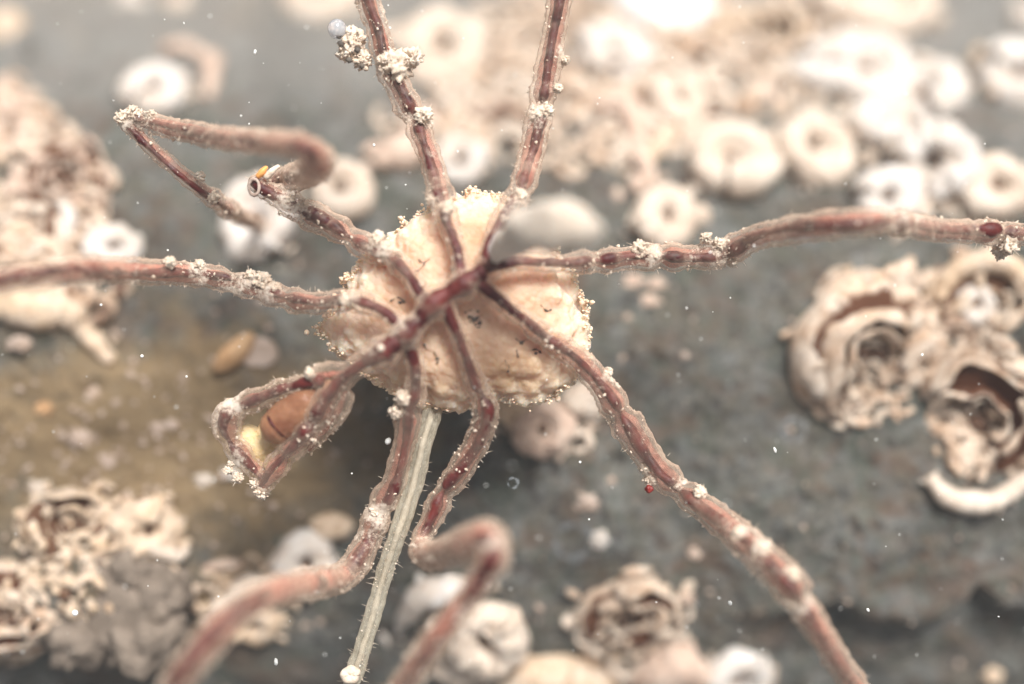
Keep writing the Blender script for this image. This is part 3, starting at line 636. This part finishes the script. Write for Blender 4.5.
for i in range(3000):
    a = random.uniform(-PI, PI)
    r = rad(a) * kE * random.uniform(.96, 1.012); q = Vector((math.cos(a) * r, math.sin(a) * r, random.uniform(-.3, .2)))
    if -2.2 < a < -1.3 and random.random() < .7: continue
    blob(V, Fc, q, random.choice((.006, .01, .014, .022)), 1, .8, 1.9, oct=2, sx=(1, .7, .8))
for i in range(40):      # ragged flakes standing on the rim
    a = random.uniform(-1.2, PI + .2); r = rad(a) * kE; q = Vector((math.cos(a) * r, math.sin(a) * r, random.uniform(-.05, .15)))
    for _ in range(9):
        d = Vector((random.gauss(0, .03), random.gauss(0, .03), random.gauss(0, .03))); blob(V, Fc, q + d, random.choice((.012, .018, .03)), 1, .7, 1.9, oct=2)
tag(mesh_obj("granules", V, Fc, mat_plain("granule_material", (.74, .54, .37), (.84, .70, .54), 9, 1.0, .0, Subsurface_Weight=.7, Subsurface_Radius=(.1, .06, .04)), egg), kind='stuff')
M_DARK = mat_plain("dark_debris_material", (.06, .05, .045), (.16, .13, .10), 20, .7, .01)
egg_kd = kdtree.KDTree(len(egg.data.vertices))
for i, v in enumerate(egg.data.vertices): egg_kd.insert((v.co.x, v.co.y, 0 if v.co.z > 0 else 50), i)
egg_kd.balance()
def egg_top(px, py):
    p = Vector(((px - EC[0]) * kE, -(py - EC[1]) * kE, 0)); _, i, _ = egg_kd.find(p); return Vector((p.x, p.y, egg.data.vertices[i].co.z + .004))
for pts in ([(422, 262), (426, 266), (432, 262)], [(423, 272), (427, 268), (428, 264)], [(418, 274), (422, 273)], [(470, 316), (476, 319), (483, 316)], [(471, 322), (477, 325), (482, 323), (480, 318)], [(467, 314), (473, 311), (480, 313)], [(474, 320), (478, 328), (482, 327)],
            [(515, 338), (521, 342), (527, 339)], [(528, 352), (535, 349), (541, 353)], [(516, 350), (518, 357)], [(427, 344), (430, 350)], [(437, 352), (441, 360), (438, 364)], [(540, 306), (546, 312), (551, 310)], [(394, 303), (402, 299), (409, 304)], [(460, 345), (462, 347)], [(505, 360), (509, 366), (507, 372)]):
    V, Fc = [], []; tube(V, Fc, [c[0] for c in catmull([(egg_top(*p),) for p in pts], .02)], [.006 + .004 * math.sin(j * 2.3 + pts[0][0]) for j in range(len(catmull([(egg_top(*p),) for p in pts], .02)))], 6, True, .012, 25)
    mesh_obj("dark_strand", V, Fc, M_DARK, egg)
for (px, py, r) in ((476, 320, .035), (481, 324, .025), (471, 318, .02), (521, 343, .02), (535, 353, .018), (440, 358, .018), (404, 304, .02)):
    V, Fc = [], []; blob(V, Fc, egg_top(px, py), r, 2, .5, 1.8, sx=(1, .8, .5))
    mesh_obj("dark_speck", V, Fc, M_DARK, egg)

# ================================================================ THE SEA SPIDER
def rz(px, py): p = on_rock(px, py); return p.z + .06
J = 1
LEGS = [
 [(408, 335, 2.6, 8, 0), (385, 312, 2.6, 9, 0), (352, 300, 2.5, 10, J), (318, 303, 2.3, 11, 0), (285, 298, 2.15, 11, J), (262, 290, 2.05, 11, 0), (235, 283, 2.0, 11, J), (200, 275, 2.0, 11, 0), (150, 272, 2.3, 13, 0), (85, 270, 2.9, 14, 0), (40, 275, 3.2, 14, 0), (-10, 285, 3.3, 13, J), (-120, 340, 2.2, 11, 0), (-200, 420, .9, 8, J), (-225, 450, None, 4, 0)],
 [(428, 303, 2.65, 8, 0), (410, 277, 2.55, 9, 0), (391, 257, 2.4, 10, J), (372, 250, 2.25, 12, 0), (350, 237, 2.12, 12, J), (325, 222, 2.05, 13, 0), (300, 210, 2.0, 13, J), (279, 197, 2.0, 11, 0), (258, 184, 2.0, 9, 0), (264, 183, 1.72, 9, 0), (282, 179, 1.62, 12, 0), (304, 174, 2.3, 14, 0), (318, 162, 3.3, 16, J), (303, 147, 3.6, 14, 0), (265, 142, 3.1, 12, 0), (222, 138, 2.6, 12, 0), (180, 130, 2.2, 11, 0), (140, 120, 2.0, 9, 0), (123, 117, 2.0, 7, J), (136, 133, 2.0, 7, 0), (160, 155, 2.0, 8, 0), (195, 185, 1.9, 8, 0), (220, 203, 1.6, 9, J), (240, 216, 1.0, 9, 0), (264, 228, None, 5, 0)],
 [(463, 286, 2.65, 8, 0), (458, 252, 2.6, 9, 0), (448, 224, 2.5, 10, 0), (443, 205, 2.4, 12, J), (437, 180, 2.2, 12, 0), (427, 150, 2.1, 12, 0), (415, 118, 2.0, 12, J), (400, 90, 2.0, 13, 0), (386, 62, 2.0, 11, J), (378, 30, 2.0, 11, 0), (368, 0, 2.0, 12, 0), (350, -70, 1.9, 11, J), (325, -170, 1.0, 9, 0), (310, -250, None, 5, 0)],
 [(486, 266, 2.65, 8, 0), (492, 240, 2.55, 9, 0), (506, 215, 2.4, 12, 0), (521, 190, 2.3, 12, J), (530, 160, 2.1, 13, 0), (536, 130, 2.05, 13, 0), (541, 106, 2.0, 12, J), (548, 65, 2.0, 13, 0), (556, 25, 2.0, 12, 0), (563, -12, 2.0, 12, 0), (585, -90, 1.8, 11, J), (610, -180, .6, 9, 0), (625, -260, None, 5, 0)],
 [(488, 268, 2.65, 8, 0), (520, 262, 2.6, 9, 0), (560, 263, 2.4, 10, 0), (595, 262, 2.2, 11, J), (630, 258, 2.1, 12, 0), (660, 257, 2.05, 13, J), (690, 257, 2.0, 12, 0), (724, 254, 2.0, 12, J), (750, 240, 2.2, 13, 0), (790, 230, 2.6, 14, 0), (840, 224, 2.9, 15, 0), (890, 222, 2.8, 12, J), (940, 230, 2.4, 12, 0), (1000, 233, 2.1, 11, J), (1050, 237, 2.0, 10, 0), (1130, 260, 1.2, 9, J), (1190, 300, None, 5, 0)],
 [(480, 285, 2.65, 8, 0), (510, 308, 2.6, 9, 0), (545, 336, 2.4, 11, J), (580, 362, 2.2, 13, 0), (605, 391, 2.1, 14, 0), (620, 415, 2.05, 15, J), (640, 445, 2.0, 15, 0), (660, 471, 2.0, 14, 0), (680, 490, 2.0, 12, J), (715, 516, 2.3, 15, 0), (750, 546, 2.7, 17, 0), (783, 577, 3.0, 18, 0), (800, 600, 3.0, 13, J), (825, 640, 2.9, 14, 0), (862, 695, 2.5, 13, 0), (930, 770, 1.4, 10, J), (970, 810, None, 5, 0)],
 [(445, 305, 2.65, 8, 0), (458, 335, 2.6, 9, 0), (470, 368, 2.5, 10, 0), (480, 395, 2.35, 11, J), (486, 414, 2.3, 12, 0), (478, 440, 2.15, 13, 0), (462, 468, 2.05, 13, 0), (445, 492, 2.0, 11, J), (432, 518, 2.0, 11, 0), (421, 540, 2.1, 10, 0), (424, 555, 2.5, 12, J), (450, 552, 3.1, 17, 0), (478, 541, 3.6, 20, 0), (495, 545, 3.8, 18, J), (488, 567, 3.8, 14, 0), (465, 602, 3.7, 14, 0), (435, 640, 3.6, 15, 0), (398, 692, 3.3, 14, 0), (340, 770, 2.2, 10, J), (310, 830, None, 5, 0)],
 [(408, 338, 2.6, 8, 0), (415, 365, 2.5, 10, 0), (416, 390, 2.4, 11, 0), (410, 410, 2.3, 12, J), (405, 440, 2.15, 12, 0), (395, 478, 2.05, 12, 0), (379, 510, 2.0, 13, J), (366, 545, 2.0, 14, 0), (345, 575, 2.2, 15, 0), (315, 583, 2.8, 15, J), (275, 592, 3.4, 17, 0), (235, 615, 3.8, 18, 0), (205, 645, 4.0, 18, 0), (172, 692, 3.9, 16, 0), (120, 780, 2.5, 11, J), (95, 830, None, 5, 0)],
]
TRUNK = [(383, 352, 2.62, 19, 0), (394, 343, 2.62, 11, 0), (406, 334, 2.66, 16, 0), (420, 319, 2.67, 11, 0), (434, 304, 2.68, 17, 0), (449, 294, 2.68, 11, 0), (464, 284, 2.68, 17, 0), (477, 276, 2.67, 11, 0), (489, 267, 2.65, 15, 0), (494, 250, 2.6, 7, 0), (498, 236, 2.6, 6, 0)]
HEAD = [
 [(405, 335, 2.62, 9, 0), (383, 352, 2.62, 18, 0), (366, 362, 2.58, 12, 0), (348, 374, 2.52, 12, 0), (334, 388, 2.48, 13, 0), (326, 402, 2.4, 14, 0), (313, 421, 2.3, 13, J), (298, 439, 2.22, 14, 0), (284, 456, 2.15, 13, J), (271, 474, 2.08, 11, 0), (262, 488, 2.0, 7, 0)],
 [(350, 372, 2.52, 9, 0), (332, 374, 2.48, 13, 0), (316, 377, 2.45, 13, 0)],
 [(322, 380, 2.42, 8, 0), (292, 386, 2.3, 8, J), (264, 396, 2.22, 11, 0), (240, 407, 2.15, 11, J), (227, 420, 2.1, 13, 0), (232, 440, 2.05, 12, J), (250, 462, 2.0, 10, 0), (264, 478, 2.0, 7, 0)],
 [(345, 392, 2.4, 10, 0), (338, 410, 2.3, 12, 0), (322, 432, 2.15, 9, 0), (308, 450, 2.05, 5, 0)],
]
spider = empty("sea_spider", P(435, 303, 2.3))
tag(spider, "long legged sea spider with dark red gut showing through cream legs, straddling the peach mass", "sea spider")
def W(e):
    px, py, z, r, j = e
    if z is None: z = rz(px, py)
    return (P(px, py, z) - spider.location, r * (CZ - z) / (CZ - FZ) / 100, j)
def limb(spec):
    q = [W(e) for e in spec]; joints = [p[0] for p in q if p[2]]
    sm = catmull([(p[0], p[1]) for p in q], .035); out = []; seed = random.uniform(0, 90)
    for c, r in sm:
        d = min([(c - j).length for j in joints] or [9]); r0 = r
        r = r * (1 + .16 * math.exp(-((d - .14) / .07) ** 2) - .16 * math.exp(-(d / .045) ** 2)) * (1 + .10 * N(c, 4, seed))
        out.append((c, r, d, r0))
    return out, joints
limbs = [limb(s) for s in LEGS]; heads = [limb(s) for s in HEAD]; trunk = limb(TRUNK)
alljoints = [j for l in limbs + heads for j in l[1]]
# body: one continuous skin
V, Fc = [], []
for l, _ in limbs + heads + [trunk]:
    tube(V, Fc, [c for c, *_ in l], [a[1] for a in l], 14, True)
body = mesh_obj("body", V, Fc, None)
md = body.modifiers.new("r", 'REMESH'); md.mode = 'VOXEL'; md.voxel_size = .024; md.use_smooth_shade = True
sm_ = body.modifiers.new("s", 'SMOOTH'); sm_.iterations = 3; sm_.factor = .5
dg = bpy.context.evaluated_depsgraph_get(); me = bpy.data.meshes.new_from_object(body.evaluated_get(dg)); old = body.data
body.modifiers.clear(); body.data = me; bpy.data.meshes.remove(old); body.parent = spider; me.name = "body"
jk = kdtree.KDTree(len(alljoints))
for i, j in enumerate(alljoints): jk.insert(j, i)
jk.balance()
CL = [(395, 66, 2.05, 17), (412, 58, 2.05, 11), (352, 42, 2.0, 15), (362, 60, 1.95, 11), (347, 52, 2, 10), (424, 116, 2.15, 9), (545, 112, 2.1, 9), (538, 116, 2.1, 9), (640, 248, 2.15, 9), (652, 254, 2.15, 8), (262, 280, 2.15, 9), (275, 289, 2.15, 8), (250, 277, 2.1, 8),
      (378, 240, 2.35, 9), (388, 247, 2.4, 7), (303, 205, 2.1, 6), (290, 200, 2.1, 5), (134, 113, 2.05, 8), (122, 118, 2.05, 7), (150, 116, 2.1, 6), (213, 198, 1.85, 6), (232, 212, 1.3, 8), (200, 176, 2.0, 5), (720, 244, 2.1, 7), (732, 262, 1.95, 6), (705, 238, 2.1, 6),
      (447, 208, 2.5, 7), (520, 196, 2.4, 8), (512, 205, 2.4, 7), (1008, 245, 2.1, 11), (1000, 252, 2.0, 8), (905, 232, 2.7, 6), (645, 468, 2.0, 7), (650, 480, 2.0, 7), (700, 492, 2.2, 7), (608, 372, 2.15, 5), (403, 398, 2.45, 8), (396, 412, 2.35, 7), (374, 512, 2.1, 5), (345, 300, 2.6, 5),
      (228, 470, 2.05, 5), (238, 478, 2.05, 6), (232, 463, 2.05, 4), (281, 403, 2.2, 5), (262, 492, 2.0, 8), (255, 484, 2.0, 6), (220, 420, 2.1, 7), (230, 404, 2.15, 6), (310, 374, 2.5, 6), (385, 62, 2.1, 10), (565, 60, 2.05, 5), (558, 88, 2.1, 5), (762, 550, 2.9, 8), (738, 533, 2.7, 7),
      (790, 604, 3.0, 8), (792, 574, 3.1, 8), (455, 270, 2.6, 4), (432, 200, 2.4, 5), (200, 265, 2.1, 6), (170, 262, 2.3, 6)]
ck = kdtree.KDTree(len(CL))
for i, c in enumerate(CL): ck.insert(P(c[0], c[1], c[2]) - spider.location, i)
ck.balance(); me.update()
nrm = [v.normal.copy() for v in me.vertices]; crust_a = []
for v, n_ in zip(me.vertices, nrm):
    p = v.co; _, i, d = jk.find(p); _, i2, d2 = ck.find(p)
    c = .42 * math.exp(-(d / .13) ** 2) + .55 * math.exp(-(d2 / .14) ** 2) + .5 * F(p, 2.2, 3, 7.0)
    v.co = p + n_ * (.012 * F(p, 6, 4, 2.0) * 1.4 + .02 * max(0, F(p, 15, 3, 9.0)) + .018 * max(0, c))
    crust_a.append(max(-.2, c))
a_ = me.attributes.new("crust", 'FLOAT', 'POINT'); a_.data.foreach_set("value", crust_a)
me.materials.clear(); me.materials.append(M_CUT); me.polygons.foreach_set("use_smooth", [True] * len(me.polygons))
# tissue and gut seen through the skin
V, Fc, pig = [], [], []
for l, _ in limbs + heads:
    seed = random.uniform(0, 90)
    n0 = len(V); tube(V, Fc, [a[0] + Vector((0, 0, -.14 * a[1])) for a in l], [a[1] * (.68 - .26 * math.exp(-(a[2] / .07) ** 2) + .14 * N(a[0], 2, seed)) * (1 if k_ > 34 else .30 + .70 * k_ / 34) for k_, a in enumerate(l)], 12, True, .012, 9)
    for v in V[n0:]: pig.append(max(0, .35 + 1.3 * N(v, 1.1, 3)))
tis = mesh_obj("leg_tissue", V, Fc, M_TIS, spider, {"pig": pig})
V, Fc = [], []
for l, _ in limbs + heads[:1] + heads[2:3]:
    fr = frames([a[0] for a in l]); seed = random.uniform(0, 90); cs, rs = [], []
    for a, f in zip(l, fr):
        side = f[2] * N(a[0], 1.2, seed) * .45 * a[1]; cs.append(a[0] + side + Vector((0, 0, a[1] * .52)))
        rs.append(max(.012, a[1] * (.40 + .28 * N(a[0], 2.6, seed + 3)) * (1 - .45 * math.exp(-(a[2] / .06) ** 2))))
    # near the trunk the gut fills more of the leg
    for i in range(min(26, len(rs))): rs[i] = max(rs[i], l[i][1] * (.66 + .16 * max(0, 1 - i / 9)) * (1 - i / 60)); cs[i] = l[i][0] + Vector((0, 0, l[i][1] * .40 + .04 * max(0, 1 - i / 9)))
    tube(V, Fc, cs, rs, 10, True, .012, 8)
tube(V, Fc, [a[0] + Vector((0, 0, .045)) for a in trunk[0][:-10]], [a[1] * .76 - .004 for a in trunk[0][:-10]], 12, True, .015, 7)
mesh_obj("gut", V, Fc, M_GUT, spider)
# proboscis with its three lipped mouth
M_PRO = mat_plain("proboscis_material", (.22, .085, .045), (.46, .24, .13), 2.2, .3, .03, Alpha=.8, Subsurface_Weight=.3, Subsurface_Radius=(.2, .08, .04))
def loc(px, py, z): return P(px, py, z) - spider.location
q = catmull([(loc(336, 384, 2.34), .11), (loc(318, 396, 2.3), .15), (loc(300, 408, 2.28), .18), (loc(284, 421, 2.26), .185), (loc(273, 430, 2.25), .17), (loc(267, 435, 2.25), .12)], .025)
V, Fc = [], []; tube(V, Fc, [a[0] for a in q], [a[1] for a in q], 20, True, .012, 6); pro = mesh_obj("proboscis", V, Fc, M_PRO, spider)
V, Fc = [], []; q2 = q[:int(len(q) * .62)]; tube(V, Fc, [a[0] for a in q2], [a[1] * .62 for a in q2], 14, True, .02, 6); mesh_obj('throat', V, Fc, M_GUT, pro)
V, Fc = [], []
fq = frames([a[0] for a in q])
for fi, rr in ((.80, 1.0), (.965, .72)):          # dark rims of the three lipped mouth at the snout's blunt end
    i_ = int(len(q) * fi); ring = [q[i_][0] + (fq[i_][1] * math.cos(t) + fq[i_][2] * math.sin(t)) * q[i_][1] * rr * (1.0 + .05 * math.cos(3 * t)) for t in [j / 30 * 2 * PI for j in range(31)]]
    tube(V, Fc, ring, [.009 + .004 * math.sin(j * .8) for j in range(31)], 6, False, .008, 14)
mesh_obj("mouth", V, Fc, M_GUT, pro)
# cement coloured pad behind the mouthparts, eye tubercle, abdomen, claws
V, Fc = [], []
for (px, py, z, r) in ((262, 448, 1.95, 17), (248, 438, 1.95, 13), (276, 462, 1.95, 13), (258, 466, 1.9, 12), (268, 436, 1.95, 13)): blob(V, Fc, loc(px, py, z), r * .01, 3, .35, 1.6, sx=(1, 1, .6))
mesh_obj("palp_pad", V, Fc, mat_plain("pad_material", (.70, .50, .24), (.80, .64, .42), 6, .6, .04, Subsurface_Weight=.4, Subsurface_Radius=(.1, .06, .03)), spider)
V, Fc = [], []; blob(V, Fc, loc(381, 348, 2.80), .035, 3, .1, sx=(1, 1, 1.2)); mesh_obj("eye_tubercle", V, Fc, M_SILT, spider)
V, Fc = [], []; tube(V, Fc, [loc(492, 258, 2.66), loc(495, 248, 2.72), loc(498, 238, 2.72), loc(500, 232, 2.7)], [.05, .065, .055, .03], 12, True, .01); mesh_obj("abdomen", V, Fc, mat_plain("abdomen_material", (.70, .60, .56), (.80, .74, .70), 6, .4), spider)
M_CLAW = mat_plain("claw_material", (.75, .28, .06), (.85, .45, .15), 8, .3, .01)
V, Fc = [], []; q = catmull([(loc(258, 177, 2.1), .03), (loc(262, 172, 2.12), .035), (loc(267, 167, 2.12), .018)], .02); tube(V, Fc, [a[0] for a in q], [a[1] for a in q], 8, True, .01, 15); mesh_obj("claw", V, Fc, M_CLAW, spider)
V, Fc = [], []; q = catmull([(loc(266, 178, 2.1), .03), (loc(272, 171, 2.12), .035), (loc(279, 166, 2.1), .02)], .02); tube(V, Fc, [a[0] for a in q], [a[1] for a in q], 8, True, .01, 15); mesh_obj("claw", V, Fc, M_SILT, spider)
V, Fc = [], []
cen = loc(254, 187, 2.13); tube(V, Fc, [cen + Vector((math.cos(a) * .055, math.sin(a) * .08, 0)) for a in [i / 20 * 2 * PI for i in range(21)]], [.016] * 21, 7, False, .01, 12); mesh_obj("joint_ring", V, Fc, mat_plain("joint_ring_material", (.40, .28, .22), (.60, .48, .40), 8), spider)
# silt grains and fuzz stuck to the skin
V, Fc = [], []
def hair(p, d, L, r=.004): tube(V, Fc, [p, p + d * L * .5 + Vector((0, 0, L * .06)), p + d * L], [r, r * .8, r * .4], 4)
for l, _ in limbs + heads:
    fr = frames([a[0] for a in l]); acc = 0
    for i, (a, f) in enumerate(zip(l, fr)):
        dens = max(0, .8 + 1.5 * N(a[0], 1.3, 5)) * (1.6 if a[2] < .15 else 1)
        for _ in range(int(dens * 3.2 + random.random())):
            th = random.uniform(0, 2 * PI); d = f[1] * math.cos(th) + f[2] * math.sin(th)
            p = a[0] + d * a[1] * random.uniform(.98, 1.08) + f[0] * random.uniform(-.02, .02); u = random.random()
            if u < .75: blob(V, Fc, p, random.choice((.005, .006, .008, .008, .012, .02)), 1, 1.0, 2.1, oct=2, sx=(1, random.uniform(.4, .9), random.uniform(.3, .7)), rot=Matrix.Rotation(random.uniform(0, 3), 3, 'Z'))
            else: hair(p, (d + Vector((random.uniform(-.6, .6), random.uniform(-.6, .6), random.uniform(-.3, .3)))).normalized(), random.uniform(.02, .06), .003)
for (px, py, z, r) in CL:
    c = loc(px, py, z); R_ = r * .0095
    blob(V, Fc, c, R_ * .8, 4, .75, 2.2, oct=5)
    for _ in range(int(60 + R_ * R_ * 5200)):
        d = Vector((random.gauss(0, 1), random.gauss(0, 1), random.gauss(0, 1))).normalized()
        blob(V, Fc, c + d * R_ * random.uniform(.4, 1.05), random.choice((.006, .008, .012, .016, .026)), 1, 1.1, 2.1, oct=2, sx=(1, random.uniform(.35, .9), random.uniform(.3, .8)), rot=Matrix.Rotation(random.uniform(0, 3), 3, random.choice('XYZ')))
        if random.random() < .035: hair(c + d * R_ * .6, d, R_ * random.uniform(.6, 1.2), .004)
tag(mesh_obj("silt_grains", V, Fc, M_SILT, spider), kind='stuff')
for (px, py) in ((357, 50), (341, 44), (362, 66), (349, 60)):
    V, Fc = [], []; blob(V, Fc, loc(px, py, 2.19), .03, 2, .4, 1.8); mesh_obj("dark_grain", V, Fc, M_DARK, spider)

# ================================================================ LOOSE THINGS IN THE WATER
def on_limb_obj(name, V, Fc, mat, at, label, cat):
    o = mesh_obj(name, [v - at for v in V], Fc, mat); o.location = at; tag(o, label, cat); return o
gl = NT("bubble_glass"); g_ = gl.prin((.97, .97, 1.0), .12, .9, Alpha=1.0); g_.inputs['Transmission Weight'].default_value = .72; g_.inputs['IOR'].default_value = 1.5
at = P(337, 29, 2.05); V, Fc = [], []; blob(V, Fc, at, .095, 4, .0, sx=(1, 1.05, 1)); on_limb_obj("bubble", V, Fc, gl.m, at, "round silvery bubble stuck to the silt clump at the upper left leg", "bubble")
at = P(649, 489, 2.05); V, Fc = [], []; blob(V, Fc, at, .04, 3, .35, 1.6); on_limb_obj("red_bead", V, Fc, mat_plain("bead_material", (.16, .012, .01), (.22, .03, .02), 6, .4, .0), at, "tiny dark red bead hanging at the lower right leg's joint", "bead")
# white teardrop growth beside the abdomen, nearer the lens
q = catmull([(P(498, 256, 2.75), .07), (P(506, 245, 3.1), .12), (P(520, 234, 3.6), .17), (P(542, 228, 4.1), .21), (P(565, 226, 4.3), .23), (P(582, 230, 4.3), .19), (P(592, 236, 4.2), .08)], .03)
at = q[0][0].copy(); V, Fc = [], []; tube(V, Fc, [a[0] for a in q], [a[1] for a in q], 24, True, .06, 3.5)
on_limb_obj("white_growth", V, Fc, mat_plain("white_growth_material", (.52, .44, .36), (.64, .55, .46), 2.5, .95, .02, Subsurface_Weight=1.0, Subsurface_Radius=(.5, .4, .35)), at, "smooth creamy white teardrop growth rising beside the sea spider's trunk", "growth")
# hydroid stalk
ST = [(440, 372, 1.2, 8), (436, 400, 1.8, 9), (424, 440, 2.0, 9), (413, 485, 2.0, 9.5), (399, 530, 2.05, 8.5), (385, 572, 2.0, 8), (370, 625, 2.0, 8), (355, 672, 2.0, 9), (350, 690, 1.9, 7), (338, 730, 1.2, 6), (330, 760, None, 5)]
q = []
for (px, py, z, r) in ST:
    z = rz(px, py) if z is None else z; q.append((P(px, py, z), r * .0108))
at = q[0][0].copy(); q = catmull(q, .03)
stalk = empty("hydroid_stalk", at); tag(stalk, "straight pale green grey stalk with fine bristles running down between two lower legs", "stalk")
s_ = NT("stalk_material"); lw = s_.n("ShaderNodeLayerWeight"); lw.inputs['Blend'].default_value = .4
nz = s_.noise(9, 6, .75, 1.0)
al = s_.clamp(s_.math('ADD', s_.math('MULTIPLY', lw.outputs['Facing'], .7), s_.math('MULTIPLY', nz, .45)))
s_.prin(s_.mix(s_.ramp(nz, [(.4, 0.0), (.6, 1.0)]), (.58, .50, .36), (.72, .65, .51)), .5, .4, s_.noise(25, 4, .7), .03, .7, Alpha=al)
V, Fc = [], []; tube(V, Fc, [a[0] - at for a in q], [a[1] * (1 + .07 * N(a[0], 5, 3)) for a in q], 16, True, .012, 8); mesh_obj("stem", V, Fc, s_.m, stalk)
V, Fc = [], []; tube(V, Fc, [a[0] - at for a in q], [a[1] * .32 for a in q], 10, True, .01, 8); mesh_obj("core", V, Fc, mat_plain("stalk_core_material", (.46, .38, .28), (.58, .50, .38), 6), stalk)
V, Fc = [], []; fr = frames([a[0] for a in q])
for a, f in zip(q, fr):
    for _ in range(4):
        th = random.uniform(0, 2 * PI); d = f[1] * math.cos(th) + f[2] * math.sin(th); p = a[0] - at + d * a[1]
        if N(a[0], 1.6, 4) < -.05 and random.random() < .8: continue
        if random.random() < .6: hair(p, (d + Vector((random.uniform(-.4, .4), random.uniform(-.4, .4), 0))).normalized(), random.uniform(.02, .10), .0022)
        else: blob(V, Fc, p, random.choice((.004, .006, .01)), 1, .8, 1.9, oct=2)
tag(mesh_obj("bristles", V, Fc, M_SILT, stalk), kind='stuff')
V, Fc = [], []; c0 = P(351, 674, 2.08) - at
tube(V, Fc, [c0 + Vector((math.cos(a) * .06, math.sin(a) * .045, .03)) for a in [i / 24 * 2 * PI for i in range(25)]], [.045 + .006 * math.sin(i * 1.3) for i in range(25)], 10, False, .02, 5); mesh_obj("collar", V, Fc, M_SILT, stalk)
# clear rings lying on the rock
rg = NT("clear_ring_material"); rg.prin((.5, .54, .57), .4, .3, Alpha=.14)
for (px, py, r, z, lb) in ((793, 430, 11, .3, "faint clear ring on the grey rock left of the right cluster"), (572, 541, 17, .2, "larger pale translucent ring on the rock above the arched worn shell"), (513, 483, 5, 1.7, "tiny clear droplet ring below the lumpy mass")):
    c = on_rock(px, py) + Vector((0, 0, .05)) if z < 1 else P(px, py, z); k = (CZ - c.z) / (CZ - FZ) / 100
    V, Fc = [], []; tube(V, Fc, [Vector((math.cos(a) * r * k, math.sin(a) * r * k, 0)) for a in [i / 28 * 2 * PI for i in range(29)]], [r * k * (.2 + .14 * math.sin(i * .9)) for i in range(29)], 8, False, .01, 8)
    o = mesh_obj("clear_ring", V, Fc, rg.m); o.location = c; tag(o, lb, "ring")
# drifting specks
V, Fc = [], []
BIG = [(775, 450, 4.5, 2), (276, 662, 6, 3), (255, 52, 4, 2), (184, 23, 2, 1), (75, 613, 5, 5), (388, 441, 6, 5), (730, 603, 4, 3), (922, 355, 2.5, 2), (390, 28, 2, 2), (868, 610, 3, 2), (580, 462, 2, 2), (425, 128, 2, 2), (101, 305, 2.2, 2), (142, 356, 2.5, 2.5), (374, 145, 2.5, 2)]
for (px, py, a_, b_) in BIG: blob(V, Fc, P(px, py, 2.0), .01, 1, .2, sx=(b_ * .75, a_ * .75, b_ * .6), rot=Matrix.Rotation(random.uniform(-.6, .6), 3, 'Z'))
for i in range(330):
    z = random.choice((random.uniform(1.3, 2.8), random.uniform(0.4, 4.5))); p = P(random.uniform(-30, 1050), random.uniform(-20, 700), z)
    if rock(p.x, p.y) > z - .1: continue
    blob(V, Fc, p, random.choice((.005, .006, .008, .011)), 1, .3, sx=(1, random.uniform(.5, 1.3), 1))
tag(mesh_obj("drifting_specks", V, Fc, mat_plain("speck_material", (.85, .84, .80), (.9, .9, .86), 5, .5, 0)), "tiny white specks drifting in the water", "specks", kind='stuff')

# ---------------------------------------------------------------- turbid water
hz = NT("haze_water"); pv = hz.n("ShaderNodeVolumePrincipled"); pv.inputs['Color'].default_value = (.86, .93, 1.0, 1); pv.inputs['Density'].default_value = .0018; pv.inputs['Anisotropy'].default_value = .0
hz.t.links.new(pv.outputs[0], hz.out.inputs['Volume'])
zl = min(v.co.z for v in bpy.data.objects['rock'].data.vertices) - 1.0
X = 74; V = [Vector((x, y, z)) for z in (zl, CZ + .6) for y in (-X, X) for x in (-X, X)]
Fc = [(0, 2, 3, 1), (4, 5, 7, 6), (0, 1, 5, 4), (2, 6, 7, 3), (0, 4, 6, 2), (1, 3, 7, 5)]
XM = max(max(abs(v.co.x), abs(v.co.y)) for v in bpy.data.objects['rock'].data.vertices) + 1
V = [Vector((v.x / X * XM, v.y / X * XM, v.z)) for v in V]
tag(mesh_obj("haze", V, Fc, hz.m, smooth_sh=False), "pale turbid water around the whole scene", "haze", kind='stuff')
